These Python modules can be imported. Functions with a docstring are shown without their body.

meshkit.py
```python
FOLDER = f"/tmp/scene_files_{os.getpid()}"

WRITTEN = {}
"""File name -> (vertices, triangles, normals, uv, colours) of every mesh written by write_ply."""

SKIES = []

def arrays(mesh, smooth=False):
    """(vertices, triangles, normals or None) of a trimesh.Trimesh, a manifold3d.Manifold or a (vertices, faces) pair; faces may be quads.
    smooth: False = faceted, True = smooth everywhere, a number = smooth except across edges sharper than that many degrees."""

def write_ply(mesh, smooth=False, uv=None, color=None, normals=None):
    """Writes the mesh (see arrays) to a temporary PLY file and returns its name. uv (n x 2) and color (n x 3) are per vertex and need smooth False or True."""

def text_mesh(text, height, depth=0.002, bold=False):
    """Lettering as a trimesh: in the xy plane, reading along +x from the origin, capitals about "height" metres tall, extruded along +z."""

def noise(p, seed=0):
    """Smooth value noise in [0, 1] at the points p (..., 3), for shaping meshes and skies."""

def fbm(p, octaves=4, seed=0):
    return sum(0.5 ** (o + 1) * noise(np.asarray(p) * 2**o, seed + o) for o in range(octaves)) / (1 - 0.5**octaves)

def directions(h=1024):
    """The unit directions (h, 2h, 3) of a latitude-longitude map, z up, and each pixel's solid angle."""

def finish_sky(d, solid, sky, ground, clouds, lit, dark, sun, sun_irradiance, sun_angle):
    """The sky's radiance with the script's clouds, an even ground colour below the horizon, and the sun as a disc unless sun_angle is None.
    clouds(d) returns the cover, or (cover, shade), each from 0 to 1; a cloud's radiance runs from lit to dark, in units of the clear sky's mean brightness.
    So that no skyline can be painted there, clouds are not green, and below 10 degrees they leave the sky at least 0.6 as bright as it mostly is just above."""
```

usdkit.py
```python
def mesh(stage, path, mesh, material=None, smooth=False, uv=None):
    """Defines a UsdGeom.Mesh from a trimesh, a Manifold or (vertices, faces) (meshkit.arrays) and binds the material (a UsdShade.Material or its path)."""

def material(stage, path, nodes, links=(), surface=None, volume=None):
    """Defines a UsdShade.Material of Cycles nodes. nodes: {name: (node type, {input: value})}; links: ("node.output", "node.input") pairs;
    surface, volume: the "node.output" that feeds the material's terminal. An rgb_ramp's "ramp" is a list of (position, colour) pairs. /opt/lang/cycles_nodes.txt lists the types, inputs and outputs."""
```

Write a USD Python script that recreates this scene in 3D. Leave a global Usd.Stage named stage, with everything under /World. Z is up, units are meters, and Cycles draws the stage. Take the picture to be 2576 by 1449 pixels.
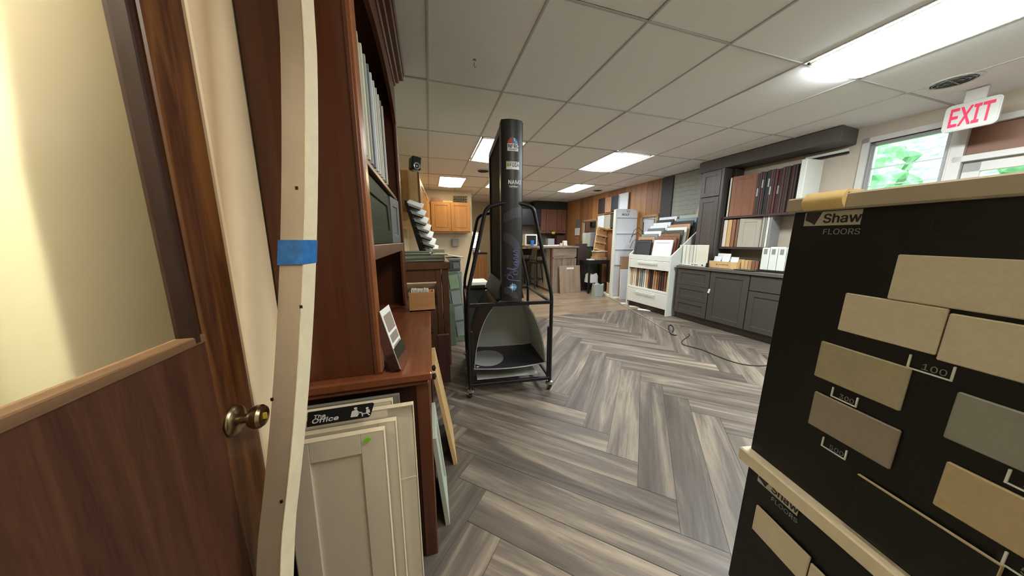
import math, random, numpy as np, trimesh, usdkit, meshkit
from pxr import Usd, UsdGeom, UsdLux, UsdShade, Sdf, Gf
import manifold3d as m3
from shapely.geometry import Polygon, box as sbox, Point

stage = Usd.Stage.CreateInMemory()
UsdGeom.SetStageUpAxis(stage, 'Z'); UsdGeom.SetStageMetersPerUnit(stage, 1.0)
UsdGeom.Xform.Define(stage, '/World'); UsdGeom.Scope.Define(stage, '/World/Looks')
rng = random.Random(7)
PI = math.pi

# ---------------------------------------------------------------- camera, daylight, exposure
FPX, YAW, PITCH, EYE = 690.0, .29, -.170, 1.25
_cy, _sy, _cp, _sp = math.cos(YAW), math.sin(YAW), math.cos(PITCH), math.sin(PITCH)
FW = np.array([_sy*_cp, _cy*_cp, _sp]); RT = np.array([_cy, -_sy, 0.]); UP = np.cross(RT, FW); CAM = np.array([0, 0, EYE])
cam = UsdGeom.Camera.Define(stage, '/World/camera')
cam.CreateHorizontalApertureAttr(36.0); cam.CreateFocalLengthAttr(36.0*FPX/2576); cam.CreateClippingRangeAttr((0.02, 500))
cam.CreateExposureAttr(1.75)
_m = Gf.Matrix4d(1)
for i, a in enumerate((RT, UP, -FW, CAM)): _m.SetRow(i, Gf.Vec4d(*map(float, a), 1.0 if i == 3 else 0.0))
cam.AddTransformOp().Set(_m)
dome = UsdLux.DomeLight.Define(stage, '/World/sky_light'); dome.CreateIntensityAttr(1.6); dome.CreateColorAttr(Gf.Vec3f(.93, .97, 1.0))
LAMP_W, LAMP_C, LAMP_Y = 23.0, 7.5, 3.4            # radiance of the ceiling lamps' diffusers: near white, cool, warm

# ---------------------------------------------------------------- measuring helpers: a sight line cut with a plane of the room
def ray(px, py): return FW + RT*(px-1288)/FPX - UP*(py-724.5)/FPX
def at(px, py, x=None, y=None, z=None):
    d = ray(px, py)
    t = x/d[0] if x is not None else y/d[1] if y is not None else (z-EYE)/d[2]
    return CAM + d*t
WA = np.array([4.5, 2.1, 0]); WD = np.array([-.0531, .9986, 0]); WN = np.array([-.9986, -.0531, 0])   # right wall: origin, along (away), into the room
WRZ = math.degrees(math.atan2(-WD[1], -WD[0]))      # local x = towards the camera along the wall, local y = into the wall
def RW(s, t, z=0): return WA + WD*s + WN*t + np.array([0, 0, z])
def rws(px, py, t):
    d = ray(px, py); p = WA + WN*t; q = CAM + d*((p-CAM)@WN/(d@WN)) - WA
    return float(q@WD), float(q[2])

# ---------------------------------------------------------------- mesh helpers
def _unit():
    pts = []
    for sx in (0, 1):
        for sy in (0, 1):
            for sz in (0, 1):
                for k in range(3): pts.append((sx, sy, sz, k))
    P = np.array([[(.2 if s == 0 else .8) if i != k else (0 if s == 0 else 1) for i, s in enumerate((a, b, c))] for a, b, c, k in pts])
    f = trimesh.convex.convex_hull(P); idx = [int(np.argmin(((P-v)**2).sum(1))) for v in f.vertices]
    return pts, np.array(idx)[f.faces]
_UP, _UF = _unit()
_BF = np.array([[0,2,1],[1,2,3],[4,5,6],[5,7,6],[0,1,4],[1,5,4],[2,6,3],[3,6,7],[0,4,2],[2,4,6],[1,3,5],[3,7,5]])
class MB:
    def __init__(s): s.v = []; s.f = []; s.n = 0
    def raw(s, v, f):
        v = np.asarray(v, float); s.v.append(v); s.f.append(np.asarray(f, int)+s.n); s.n += len(v); return s
    def tm(s, m): return s.raw(m.vertices, m.faces)
    def mf(s, m):
        g = m.to_mesh(); return s.raw(g.vert_properties[:, :3], g.tri_verts)
    def box(s, x0, x1, y0, y1, z0, z1, c=.002):
        lo = np.array([min(x0,x1), min(y0,y1), min(z0,z1)]); hi = np.array([max(x0,x1), max(y0,y1), max(z0,z1)])
        c = min(c, .3*float((hi-lo).min()))
        if c <= 0:
            v = [[(lo, hi)[a][0], (lo, hi)[b][1], (lo, hi)[d][2]] for a in (0,1) for b in (0,1) for d in (0,1)]
            return s.raw(v, _BF)
        v = [[(lo[i] if q == 0 else hi[i]) if i == k else (lo[i]+c if q == 0 else hi[i]-c) for i, q in enumerate((a, b, d))] for a, b, d, k in _UP]
        return s.raw(v, _UF)
    def tube(s, pts, r, n=8, square=False, closed=False):
        P = np.asarray(pts, float); k = len(P); n = 4 if square else n
        T = np.gradient(P, axis=0) if k > 2 else np.repeat([P[1]-P[0]], 2, 0)
        T /= np.linalg.norm(T, axis=1)[:, None]
        ref = np.array([0, 0, 1.]) if abs(T[0][2]) < .9 else np.array([1., 0, 0])
        V = []; u = np.cross(T[0], ref); u /= np.linalg.norm(u)
        for i in range(k):
            u = u - T[i]*(u@T[i]); u /= np.linalg.norm(u); w = np.cross(T[i], u)
            R_ = r[i] if np.ndim(r) else r
            for j in range(n):
                a = 2*PI*(j+(.5 if square else 0))/n; q = R_*(math.sqrt(2) if square else 1)
                V.append(P[i] + (u*math.cos(a)+w*math.sin(a))*q)
        F = []
        for i in range(k-1):
            for j in range(n):
                a, b = i*n+j, i*n+(j+1) % n; F += [[a, b, b+n], [a, b+n, a+n]]
        c0, c1 = len(V), len(V)+1; V += [P[0], P[-1]]
        for j in range(n): F += [[c0, (j+1) % n, j], [c1, (k-1)*n+j, (k-1)*n+(j+1) % n]]
        return s.raw(V, F)
    def cyl(s, p0, p1, r, n=16): return s.tube([p0, p1], r, n)
    def lathe(s, prof, n=24, at=(0,0,0), axis=2):
        V = []; F = []; k = len(prof)
        for j in range(n):
            a = 2*PI*j/n
            for r, z in prof: V.append([r*math.cos(a), r*math.sin(a), z])
        for j in range(n):
            for i in range(k-1):
                a, b = j*k+i, ((j+1) % n)*k+i; F += [[a, b, b+1], [a, b+1, a+1]]
        V = np.array(V)
        if axis == 0: V = V[:, [2, 0, 1]]
        if axis == 1: V = V[:, [1, 2, 0]]
        return s.raw(V+np.array(at), F)
    def prism(s, poly, h, basis=None, origin=(0,0,0)):
        """poly in 2d (shapely or points) extruded by h along the third vector of basis"""
        g = poly if hasattr(poly, 'geom_type') else Polygon(poly)
        for q in getattr(g, 'geoms', [g]):
            m = trimesh.creation.extrude_polygon(q, h, engine='earcut'); v = m.vertices
            if basis is not None: v = v@np.array(basis, float)
            s.raw(v+np.array(origin), m.faces)
        return s
    def text(s, t, h, origin, ex, ey, depth=.0012, bold=False, shear=0, sx=1):
        m = meshkit.text_mesh(t, h, depth, bold); v = m.vertices.copy(); v[:, 0] = v[:, 0]*sx + shear*v[:, 1]
        ex = np.array(ex, float); ey = np.array(ey, float)
        return s.raw(v@np.array([ex, ey, np.cross(ex, ey)])+np.array(origin), m.faces)
    def xf(s, M):
        M = np.asarray(M, float); s.v = [v@M[:3, :3].T+M[:3, 3] for v in s.v]; return s
    def mv(s, x, y, z): s.v = [v+np.array([x, y, z]) for v in s.v]; return s
    def rot(s, axis, deg, c=(0,0,0)): return s.xf(trimesh.transformations.rotation_matrix(math.radians(deg), axis, c))
    def get(s): return np.vstack(s.v), np.vstack(s.f)

USED = {}
def numbered(path):
    n = USED.get(path, 0); USED[path] = n+1
    return path if n == 0 else f'{path}_{n:03d}'
class Thing:
    """one top-level object; parts are given in world coordinates (frame=None) or in the coordinates of frame=(location, turn about z)"""
    def __init__(s, name, label, cat, group=None, frame=None, kind=None):
        s.name, s.label, s.cat, s.group, s.frame, s.kind = name, label, cat, group, frame, kind; s.parts = []
    def add(s, name, mb, mat, under=None, label=None, smooth=False, kind=None):
        s.parts.append([name, mb, mat, under, label, smooth, kind]); return len(s.parts)-1
    def done(s):
        if s.frame is None:
            allv = np.vstack([p[1].get()[0] for p in s.parts]); lo, hi = allv.min(0), allv.max(0)
            off = np.array([(lo[0]+hi[0])/2, (lo[1]+hi[1])/2, lo[2]]); loc, rz = off, 0
        else: (loc, rz), off = s.frame, np.zeros(3)
        path = numbered('/World/'+s.name); x = UsdGeom.Xform.Define(stage, path)
        x.AddTranslateOp().Set(Gf.Vec3d(*map(float, loc)))
        if rz: x.AddRotateZOp().Set(float(rz))
        pr = x.GetPrim(); tag(pr, s.label, s.cat, s.group, s.kind); paths = []
        for n, mb, mat, under, lab, sm, kd in s.parts:
            base = path if under is None else paths[under]
            v, f = mb.get(); p = numbered(base+'/'+n); paths.append(p)
            g = usdkit.mesh(stage, p, trimesh.Trimesh(v-off, f, process=False), M[mat], smooth=sm)
            if lab: g.GetPrim().SetCustomDataByKey('label', lab)
            if kd: g.GetPrim().SetCustomDataByKey('kind', kd)
        s.path, s.loc, s.rz = path, loc, rz
        return s
    def dup(s, loc, rz=0, label=None, group=None):
        path = numbered('/World/'+s.name); x = UsdGeom.Xform.Define(stage, path)
        x.AddTranslateOp().Set(Gf.Vec3d(*map(float, loc)))
        x.GetPrim().GetReferences().AddInternalReference(s.path)
        # the reference brings the source's own ops; the local order below replaces it
        if rz or s.rz: x.AddRotateZOp().Set(float(rz))
        tag(x.GetPrim(), label or s.label, s.cat, group or s.group, s.kind); x.GetPrim().SetInstanceable(True)
def tag(pr, label=None, cat=None, group=None, kind=None):
    for k, v in (('label', label), ('category', cat), ('group', group), ('kind', kind)):
        if v: pr.SetCustomDataByKey(k, v)
def one(name, mb, mat, label=None, cat=None, group=None, kind=None, smooth=False):
    """a thing that is a single mesh, standing at its base"""
    v, f = mb.get(); lo, hi = v.min(0), v.max(0); off = np.array([(lo[0]+hi[0])/2, (lo[1]+hi[1])/2, lo[2]])
    g = usdkit.mesh(stage, numbered('/World/'+name), trimesh.Trimesh(v-off, f, process=False), M[mat], smooth=smooth)
    g.AddTranslateOp().Set(Gf.Vec3d(*map(float, off))); tag(g.GetPrim(), label, cat, group, kind); return g.GetPrim()
def struct(name, mb, mat, parts=()):
    pr = one(name, mb, mat, kind='structure') if mb is not None else None
    return pr
def room(name, parts):
    t = Thing(name, None, None, kind='structure')
    for p in parts: t.add(*p)
    return t.done()

# ---------------------------------------------------------------- materials
M = {}
def mat(name, nodes, links, surface='p.BSDF', **k): M[name] = usdkit.material(stage, '/World/Looks/'+name, nodes, links, surface=surface, **k)
def plain(name, c, rough=.5, metal=0, spec=.5, var=.0, scale=30, bump=0, **extra):
    nodes = {'p': ('principled_bsdf', dict(base_color=c, roughness=rough, metallic=metal, specular_ior_level=spec, **extra))}; links = []
    if var or bump:
        nodes['t'] = ('texture_coordinate', {}); nodes['n'] = ('noise_texture', dict(scale=scale, detail=4.0, roughness=.6)); links.append(('t.object', 'n.vector'))
    if var:
        nodes['r'] = ('rgb_ramp', dict(ramp=[(.3, tuple(x*(1-var) for x in c)), (.7, tuple(min(1, x*(1+var)) for x in c))])); links += [('n.fac', 'r.fac'), ('r.color', 'p.base_color')]
    if bump:
        nodes['b'] = ('bump', dict(strength=bump, distance=.002)); links += [('n.fac', 'b.height'), ('b.normal', 'p.normal')]
    mat(name, nodes, links)
def wood(name, c1, c2, rough=.4, scale=14, axis='z', stretch=.06, c3=None, spec=.5, rand=.0, bump=.1, lo=.34, hi=.66, fine=.35):
    st = [1., 1., 1.]; st['xyz'.index(axis)] = stretch
    nodes = {'t': ('texture_coordinate', {}), 'm': ('mapping', dict(mapping_type='point', scale=st)), 'o': ('object_info', {}),
             'k': ('vector_math', dict(math_type='scale', vector1=(13., 7., 5.))), 'a': ('vector_math', dict(math_type='add')),
             'n': ('noise_texture', dict(scale=scale, detail=5.0, roughness=.6, distortion=.9)),
             'n2': ('noise_texture', dict(scale=scale*9, detail=3.0, roughness=.7)),
             'x': ('mix_float', dict(fac=fine)),
             'r': ('rgb_ramp', dict(ramp=[(lo, c1), (.5, tuple((a+b)/2 for a, b in zip(c1, c2))), (hi, c2)] if c3 is None else [(lo, c1), (.5, c2), (hi, c3)])),
             'p': ('principled_bsdf', dict(roughness=rough, specular_ior_level=spec))}
    links = [('t.object', 'm.vector'), ('o.random', 'k.scale'), ('m.vector', 'a.vector1'), ('k.vector', 'a.vector2'), ('a.vector', 'n.vector'), ('a.vector', 'n2.vector'),
             ('n.fac', 'x.a'), ('n2.fac', 'x.b'), ('x.result', 'r.fac')]
    if rand:
        nodes['mr'] = ('map_range', dict(from_min=0., from_max=1., to_min=1-rand, to_max=1+rand)); nodes['h'] = ('hsv', dict(hue=.5, saturation=1., fac=1.))
        links += [('o.random', 'mr.value'), ('mr.result', 'h.value'), ('r.color', 'h.color'), ('h.color', 'p.base_color')]
    else: links.append(('r.color', 'p.base_color'))
    if bump:
        nodes['b'] = ('bump', dict(strength=bump, distance=.001)); links += [('x.result', 'b.height'), ('b.normal', 'p.normal')]
    mat(name, nodes, links)
def emit(name, c, s): mat(name, {'e': ('emission', dict(color=c, strength=s))}, [], surface='e.emission')
def pane(name, tint=(1,1,1), rough=.02, ior=1.5):
    mat(name, {'f': ('fresnel', dict(IOR=ior)), 't': ('transparent_bsdf', dict(color=tint)), 'g': ('glossy_bsdf', dict(color=(1,1,1), roughness=rough)), 'x': ('mix_closure', {})},
        [('f.fac', 'x.fac'), ('t.BSDF', 'x.closure1'), ('g.BSDF', 'x.closure2')], surface='x.closure')

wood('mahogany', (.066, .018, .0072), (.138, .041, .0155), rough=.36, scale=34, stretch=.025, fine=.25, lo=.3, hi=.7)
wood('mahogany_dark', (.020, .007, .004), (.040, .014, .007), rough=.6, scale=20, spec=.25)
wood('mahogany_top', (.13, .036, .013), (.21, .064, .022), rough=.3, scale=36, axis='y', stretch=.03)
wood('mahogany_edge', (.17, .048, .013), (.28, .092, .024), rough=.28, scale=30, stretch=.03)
wood('door_oak', (.036, .0110, .0058), (.064, .0225, .0115), rough=.45, scale=26, c3=(.095, .035, .0155), fine=.3, stretch=.07, lo=.30, hi=.70, spec=.25)
wood('door_stile', (.040, .012, .006), (.105, .037, .011), rough=.32, scale=30, c3=(.165, .062, .015), fine=.15, stretch=.07, lo=.32, hi=.62)
wood('raw_wood', (.30, .16, .06), (.46, .27, .11), rough=.6, scale=12, axis='y')
wood('sill_wood', (.10, .050, .022), (.17, .090, .042), rough=.6, scale=30, axis='y', stretch=.05, spec=.3)
wood('oak_honey', (.31, .135, .031), (.43, .21, .06), rough=.35, scale=9)
wood('oak_light', (.50, .30, .12), (.64, .42, .20), rough=.45, scale=9)
wood('cherry', (.16, .060, .034), (.27, .105, .060), rough=.4, scale=9)
wood('cherry_warm', (.21, .088, .050), (.31, .140, .085), rough=.4, scale=9)
wood('dark_door', (.030, .018, .016), (.062, .040, .036), rough=.5, scale=12)
wood('wine_door', (.075, .024, .022), (.125, .045, .040), rough=.5, scale=12)
wood('grey_stain', (.055, .046, .041), (.085, .073, .066), rough=.45, scale=12, bump=.05)
wood('tan_door', (.36, .20, .10), (.48, .28, .15), rough=.45, scale=10)
wood('brown_door', (.16, .075, .042), (.24, .12, .068), rough=.45, scale=10)
wood('panelling', (.29, .13, .042), (.46, .225, .078), rough=.45, scale=7, stretch=.04)
wood('panelling_dark', (.20, .086, .034), (.33, .15, .062), rough=.45, scale=7, stretch=.04)
wood('desk_wood', (.19, .082, .044), (.28, .130, .072), rough=.45, scale=24, stretch=.04)
wood('barn_wood', (.12, .090, .065), (.25, .19, .14), rough=.7, scale=9, c3=(.34, .27, .20), stretch=.08)
wood('barn_wood_x', (.12, .090, .065), (.25, .19, .14), rough=.7, scale=9, c3=(.34, .27, .20), axis='x', stretch=.08)
wood('floor_sample', (.24, .165, .11), (.36, .27, .19), rough=.5, scale=8)
wood('pine', (.52, .33, .14), (.66, .45, .21), rough=.5, scale=10)
wood('box_wood', (.42, .20, .075), (.54, .28, .11), rough=.5, scale=10, axis='x')
wood('plank', (.052, .042, .033), (.122, .099, .079), spec=.35, rough=.48, scale=9, axis='x', stretch=.075, c3=(.31, .25, .185), rand=.18, lo=.32, hi=.70, fine=.18, bump=.05)
wood('plank_tan', (.16, .112, .073), (.245, .180, .122), rough=.32, scale=6, axis='x', stretch=.1, c3=(.32, .245, .17), rand=.10, bump=.04)
plain('floor_base', (.10, .088, .075), .6)
plain('cream_paint', (.86, .65, .41), .5, var=.04, scale=6)
plain('cream_board', (.39, .305, .215), .55, var=.05, scale=9, bump=.05)
plain('cream_edge', (.60, .515, .37), .6, var=.05, scale=20)
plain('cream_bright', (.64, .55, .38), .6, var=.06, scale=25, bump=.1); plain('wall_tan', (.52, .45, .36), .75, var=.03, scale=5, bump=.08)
plain('wall_cream', (.62, .58, .40), .8, var=.02, scale=4)
plain('wall_far', (.56, .50, .39), .8, var=.03, scale=4)
plain('ceiling_tile', (.86, .855, .84), .9, var=.03, scale=160, bump=.25)
plain('ceiling_base', (.35, .34, .32), .9)
plain('grid_white', (.50, .495, .48), .5)
plain('soffit_paint', (.085, .075, .068), .6, var=.05, scale=8)
plain('white_paint', (.68, .70, .64), .4, var=.02, scale=8)
plain('white_warm', (.70, .66, .54), .45, var=.03, scale=10)
plain('white_cool', (.70, .74, .78), .45)
plain('off_white', (.60, .57, .48), .5, var=.04, scale=20)
plain('grey_door', (.22, .225, .225), .5); plain('steel_grey', (.14, .15, .16), .5)
plain('navy_grey', (.035, .037, .045), .5); plain('black_door', (.022, .021, .021), .5)
plain('putty', (.60, .545, .435), .5, var=.03, scale=10); plain('greige', (.40, .365, .30), .5, var=.03, scale=10)
plain('sage', (.40, .44, .36), .5); plain('slate_blue', (.17, .19, .24), .5); plain('dusk_blue', (.20, .27, .29), .5)
plain('grey_green', (.20, .245, .215), .5); plain('forest', (.009, .026, .013), .6, spec=.25); plain('dark_olive', (.062, .062, .042), .5)
plain('cabinet_taupe', (.056, .050, .041), .45, var=.04, scale=12); plain('counter_taupe', (.10, .09, .077), .4, var=.06, scale=40)
plain('black_metal', (.008, .008, .009), .4, spec=.4); plain('black_card', (.0095, .009, .0075), .45, spec=.3)
plain('black_plastic', (.012, .012, .013), .5, spec=.3); plain('shadow_black', (.004, .004, .004), .8)
plain('tower_black', (.018, .017, .017), .38, var=.1, scale=20); plain('tower_side', (.012, .0115, .011), .75, spec=.15); plain('tower_print', (.045, .042, .062), .4); plain('polaris_ink', (.13, .13, .32), .4); plain('warm_grey', (.17, .16, .14), .5); plain('office_wall', (.60, .575, .45), .8)
plain('arch_black', (.030, .027, .026), .4); plain('arch_white', (.44, .47, .44), .5); plain('shelf_navy', (.020, .019, .026), .4)
plain('print_white', (.80, .80, .78), .5); plain('print_grey', (.24, .24, .24), .5); plain('print_black', (.015, .015, .015), .5)
plain('print_red', (.55, .06, .05), .5); plain('print_blue', (.06, .25, .50), .5); plain('print_green', (.30, .45, .03), .5)
plain('exit_red', (.62, .008, .06), .5, emission_color=(1, .02, .10), emission_strength=.06); plain('exit_body', (.56, .555, .50), .4)
plain('chrome', (.55, .55, .53), .22, metal=1.0); plain('brass_aged', (.36, .28, .17), .28, metal=1.0); plain('rubber', (.02, .02, .02), .6)
plain('brass_clip', (.66, .48, .22), .45, var=.05, scale=30)
plain('tray_cream', (.36, .30, .225), .5, var=.03, scale=10)
plain('tile_sand', (.55, .47, .345), .6, var=.05, scale=90, bump=.2); plain('tile_sand_light', (.57, .50, .385), .6, var=.05, scale=90, bump=.2)
plain('tile_olive', (.36, .31, .205), .6, var=.06, scale=90, bump=.2); plain('tile_mushroom', (.26, .21, .165), .6, var=.06, scale=90, bump=.2)
plain('tile_grey', (.25, .245, .215), .6, var=.05, scale=90, bump=.2); plain('tile_gold', (.42, .32, .185), .6, var=.05, scale=90, bump=.2)
plain('tape_blue', (.012, .12, .36), .5, var=.25, scale=60, bump=.3)
plain('cardboard', (.40, .25, .14), .8, var=.05, scale=30); plain('paper_bag', (.44, .27, .15), .8, var=.06, scale=25)
plain('paper', (.70, .70, .66), .7); plain('paper_yellow', (.70, .66, .45), .7); plain('plastic_white', (.72, .74, .72), .35); plain('plastic_grey', (.22, .24, .23), .5)
plain('cabinet_metal', (.30, .34, .32), .4, var=.03, scale=8); plain('printer_grey', (.10, .105, .12), .4)
plain('board_green', (.16, .22, .16), .6); plain('tile_green', (.32, .46, .28), .4, var=.1, scale=40); plain('tile_silver', (.34, .38, .37), .35, var=.08, scale=50)
plain('bar_green', (.035, .052, .022), .6, var=.08, scale=10); plain('bar_red', (.14, .065, .045), .6, var=.1, scale=10)
plain('fridge_black', (.010, .010, .011), .3); plain('splash', (.34, .35, .27), .6); plain('soffit_green', (.018, .020, .012), .7)
plain('galvanised', (.42, .42, .40), .35, metal=.6, var=.15, scale=25)
plain('panel_dark', (.036, .036, .038), .55, var=.05, scale=20); plain('tile_sheet', (.25, .27, .235), .4, var=.08, scale=25)
plain('cup_blue', (.03, .18, .60), .4); plain('leaf_sticker', (.22, .60, .02), .5); plain('yellow_note', (.80, .66, .05), .6)
plain('wire_black', (.02, .02, .02), .5); plain('wire_pale', (.42, .37, .30), .5)
plain('window_paint', (.60, .585, .55), .45, var=.03, scale=8); plain('window_metal', (.34, .34, .34), .4, metal=.3); plain('transom_brown', (.20, .085, .045), .5, var=.06, scale=10)
plain('vent_black', (.02, .02, .02), .6); plain('blind', (.75, .74, .68), .6)
plain('bag_clear', (.55, .58, .56), .35, var=.2, scale=18, bump=.4); plain('leather_brown', (.025, .017, .014), .4)
pane('glass', (.97, .99, .98)); pane('acrylic', (.93, .93, .93), rough=.05, ior=1.22)
mat('glass_door', {'p': ('principled_bsdf', dict(base_color=(.98, .97, .93), roughness=.22, transmission_weight=1.0, ior=1.08, specular_ior_level=.5))}, [])
emit('lamp_near', (.90, .97, 1.0), LAMP_W); emit('lamp_cool', (.90, .95, 1.0), LAMP_C); emit('lamp_warm', (1.0, .80, .48), LAMP_Y); emit('lamp_green', (.98, 1.0, .86), 4.0); emit('lamp_behind', (1.0, .95, .84), 5.2); emit('lamp_office', (1.0, .94, .76), 23.0)
mat('leaves', {'t': ('texture_coordinate', {}), 'n': ('noise_texture', dict(scale=3.0, detail=6.0, roughness=.7)), 'r': ('rgb_ramp', dict(ramp=[(.36, (.045, .13, .055)), (.5, (.085, .20, .095)), (.64, (.14, .27, .155))])), 'p': ('diffuse_bsdf', dict(roughness=.5))},
    [('t.object', 'n.vector'), ('n.fac', 'r.fac'), ('r.color', 'p.color')])
plain('lawn', (.04, .10, .035), .9, spec=.0, var=.2, scale=3); plain('dusk_coat', (.16, .135, .09), .9); plain('bark', (.09, .06, .04), .8)
# ================================================================ the room
CZ = 2.44
# ---- floor: herringbone planks near, straight tan planks beyond
floor = Thing('floor', None, None, kind='structure')
floor.add('subfloor', MB().box(-.6, 5.0, -1.3, 8.8, -.06, -.012, 0), 'floor_base')
floor.done()
YB = 4.12                                            # where the herringbone ends
nL = 7; PL = 1.216; PW = PL/nL; OX, OY = 1.085, 1.113
ea, eb = np.array([math.cos(math.radians(48.0)), math.sin(math.radians(48.0))]), np.array([math.cos(math.radians(138.0)), math.sin(math.radians(138.0))])
clipbox = Polygon([(-.45, -1.2), (4.62, -1.2), (4.40, YB), (-.45, YB)])
npl = 0
def plank(poly, ea, eb, cx, cy, mt):
    """a plank clipped to the room, laid along its own x axis"""
    global npl
    g = poly.intersection(clipbox if mt == 'plank' else poly)
    if g.is_empty or g.area < .004 or g.geom_type != 'Polygon': return
    g = g.buffer(-.0004, join_style=2)
    if g.is_empty or g.geom_type != 'Polygon': return
    c = [((x-cx)*ea[0]+(y-cy)*ea[1], (x-cx)*eb[0]+(y-cy)*eb[1]) for x, y in g.exterior.coords[:-1]]
    P = Polygon(c); mb = MB(); zt = rng.uniform(-.0004, .0002)
    top = P.buffer(-.0008, join_style=2)
    mb.prism(P, .0110); mb.mv(0, 0, -.012)
    if not top.is_empty: mb2 = MB().prism(top, .0012); mb2.mv(0, 0, -.001+zt); mb.raw(*mb2.get())
    v, f = mb.get(); g_ = usdkit.mesh(stage, numbered('/World/floor/plank'), trimesh.Trimesh(v, f, process=False), M[mt])
    o = UsdGeom.Xformable(g_); fl = FLOC
    o.AddTranslateOp().Set(Gf.Vec3d(float(cx-fl[0]), float(cy-fl[1]), float(-fl[2]))); o.AddRotateZOp().Set(float(math.degrees(math.atan2(ea[1], ea[0])))); npl += 1
FLOC = floor.loc
W2 = lambda a, b: np.array([OX, OY]) + ea*a*PW + eb*b*PW
for m in range(-5, 6):
    for k in range(-50, 60):
        for (a0, a1, b0, b1, hz) in ((k, k+nL, k, k+1, 1), (k+nL, k+nL+1, k+1-nL, k+1, 0)):
            a0 += nL*m; a1 += nL*m; b0 -= nL*m; b1 -= nL*m
            q = [W2(a0, b0), W2(a1, b0), W2(a1, b1), W2(a0, b1)]; P = Polygon(q)
            if P.intersection(clipbox).area < .004: continue
            c = np.mean(q, axis=0)
            if hz: plank(P, ea, eb, c[0], c[1], 'plank')
            else: plank(P, eb, -ea, c[0], c[1], 'plank')
ROWW = .185
for r in range(25):
    y0 = YB+.012+r*ROWW; x = -.45-rng.uniform(0, 1.1)
    while x < 4.35:
        x1 = x+1.22; q = sbox(max(x, -.45), y0, min(x1, 4.36), min(y0+ROWW, 8.7))
        if q.area > .01 and q.bounds[2]-q.bounds[0] > .04: plank(q, np.array([1., 0]), np.array([0, 1.]), (q.bounds[0]+q.bounds[2])/2, (q.bounds[1]+q.bounds[3])/2, 'plank_tan')
        x = x1
one('trim_1', MB().box(-.45, 4.36, YB-.012, YB+.02, -.002, .003, .001), 'plank_tan', kind='structure')

# ---- ceiling: tiles in a T-bar grid
GX = [-.46, .05, .63, 1.215, 1.83, 2.50, 3.13, 3.80, 4.75]
GY = [-1.25, -.59, .43, 1.45, 2.38, 3.38, 4.40, 5.42, 6.44, 7.46, 8.75]
LAMPS = [('near', 2.53, 3.12, .45, 1.44), ('green', .65, 1.21, 3.40, 4.39), ('cool', 2.46, 3.07, 3.40, 4.39), ('cool', 3.04, 3.52, 5.44, 6.40), ('warm', .24, .76, 5.55, 6.55), ('warm', 1.255, 1.80, 5.44, 6.40), ('behind', .65, 1.20, -.58, .42)]  # the last one is unseen, added for the warm light near the camera
ceil = Thing('ceiling', None, None, kind='structure')
ceil.add('backing', MB().box(-.6, 5.0, -1.3, 8.85, CZ+.05, CZ+.09, 0), 'ceiling_base')
def lampcell(x0, x1, y0, y1): return any(min(x1, b)-max(x0, a) > .3 and min(y1, d)-max(y0, c) > .5 for _, a, b, c, d in LAMPS)
for i in range(len(GX)-1):
    for j in range(len(GY)-1):
        if lampcell(GX[i], GX[i+1], GY[j], GY[j+1]) and i in (2, 5): continue
        dz = rng.uniform(0, .004)
        ceil.add('ceiling_tile', MB().box(GX[i]+.004, GX[i+1]-.004, GY[j]+.004, GY[j+1]-.004, CZ+.002+dz, CZ+.018+dz, .003), 'ceiling_tile')
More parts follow.
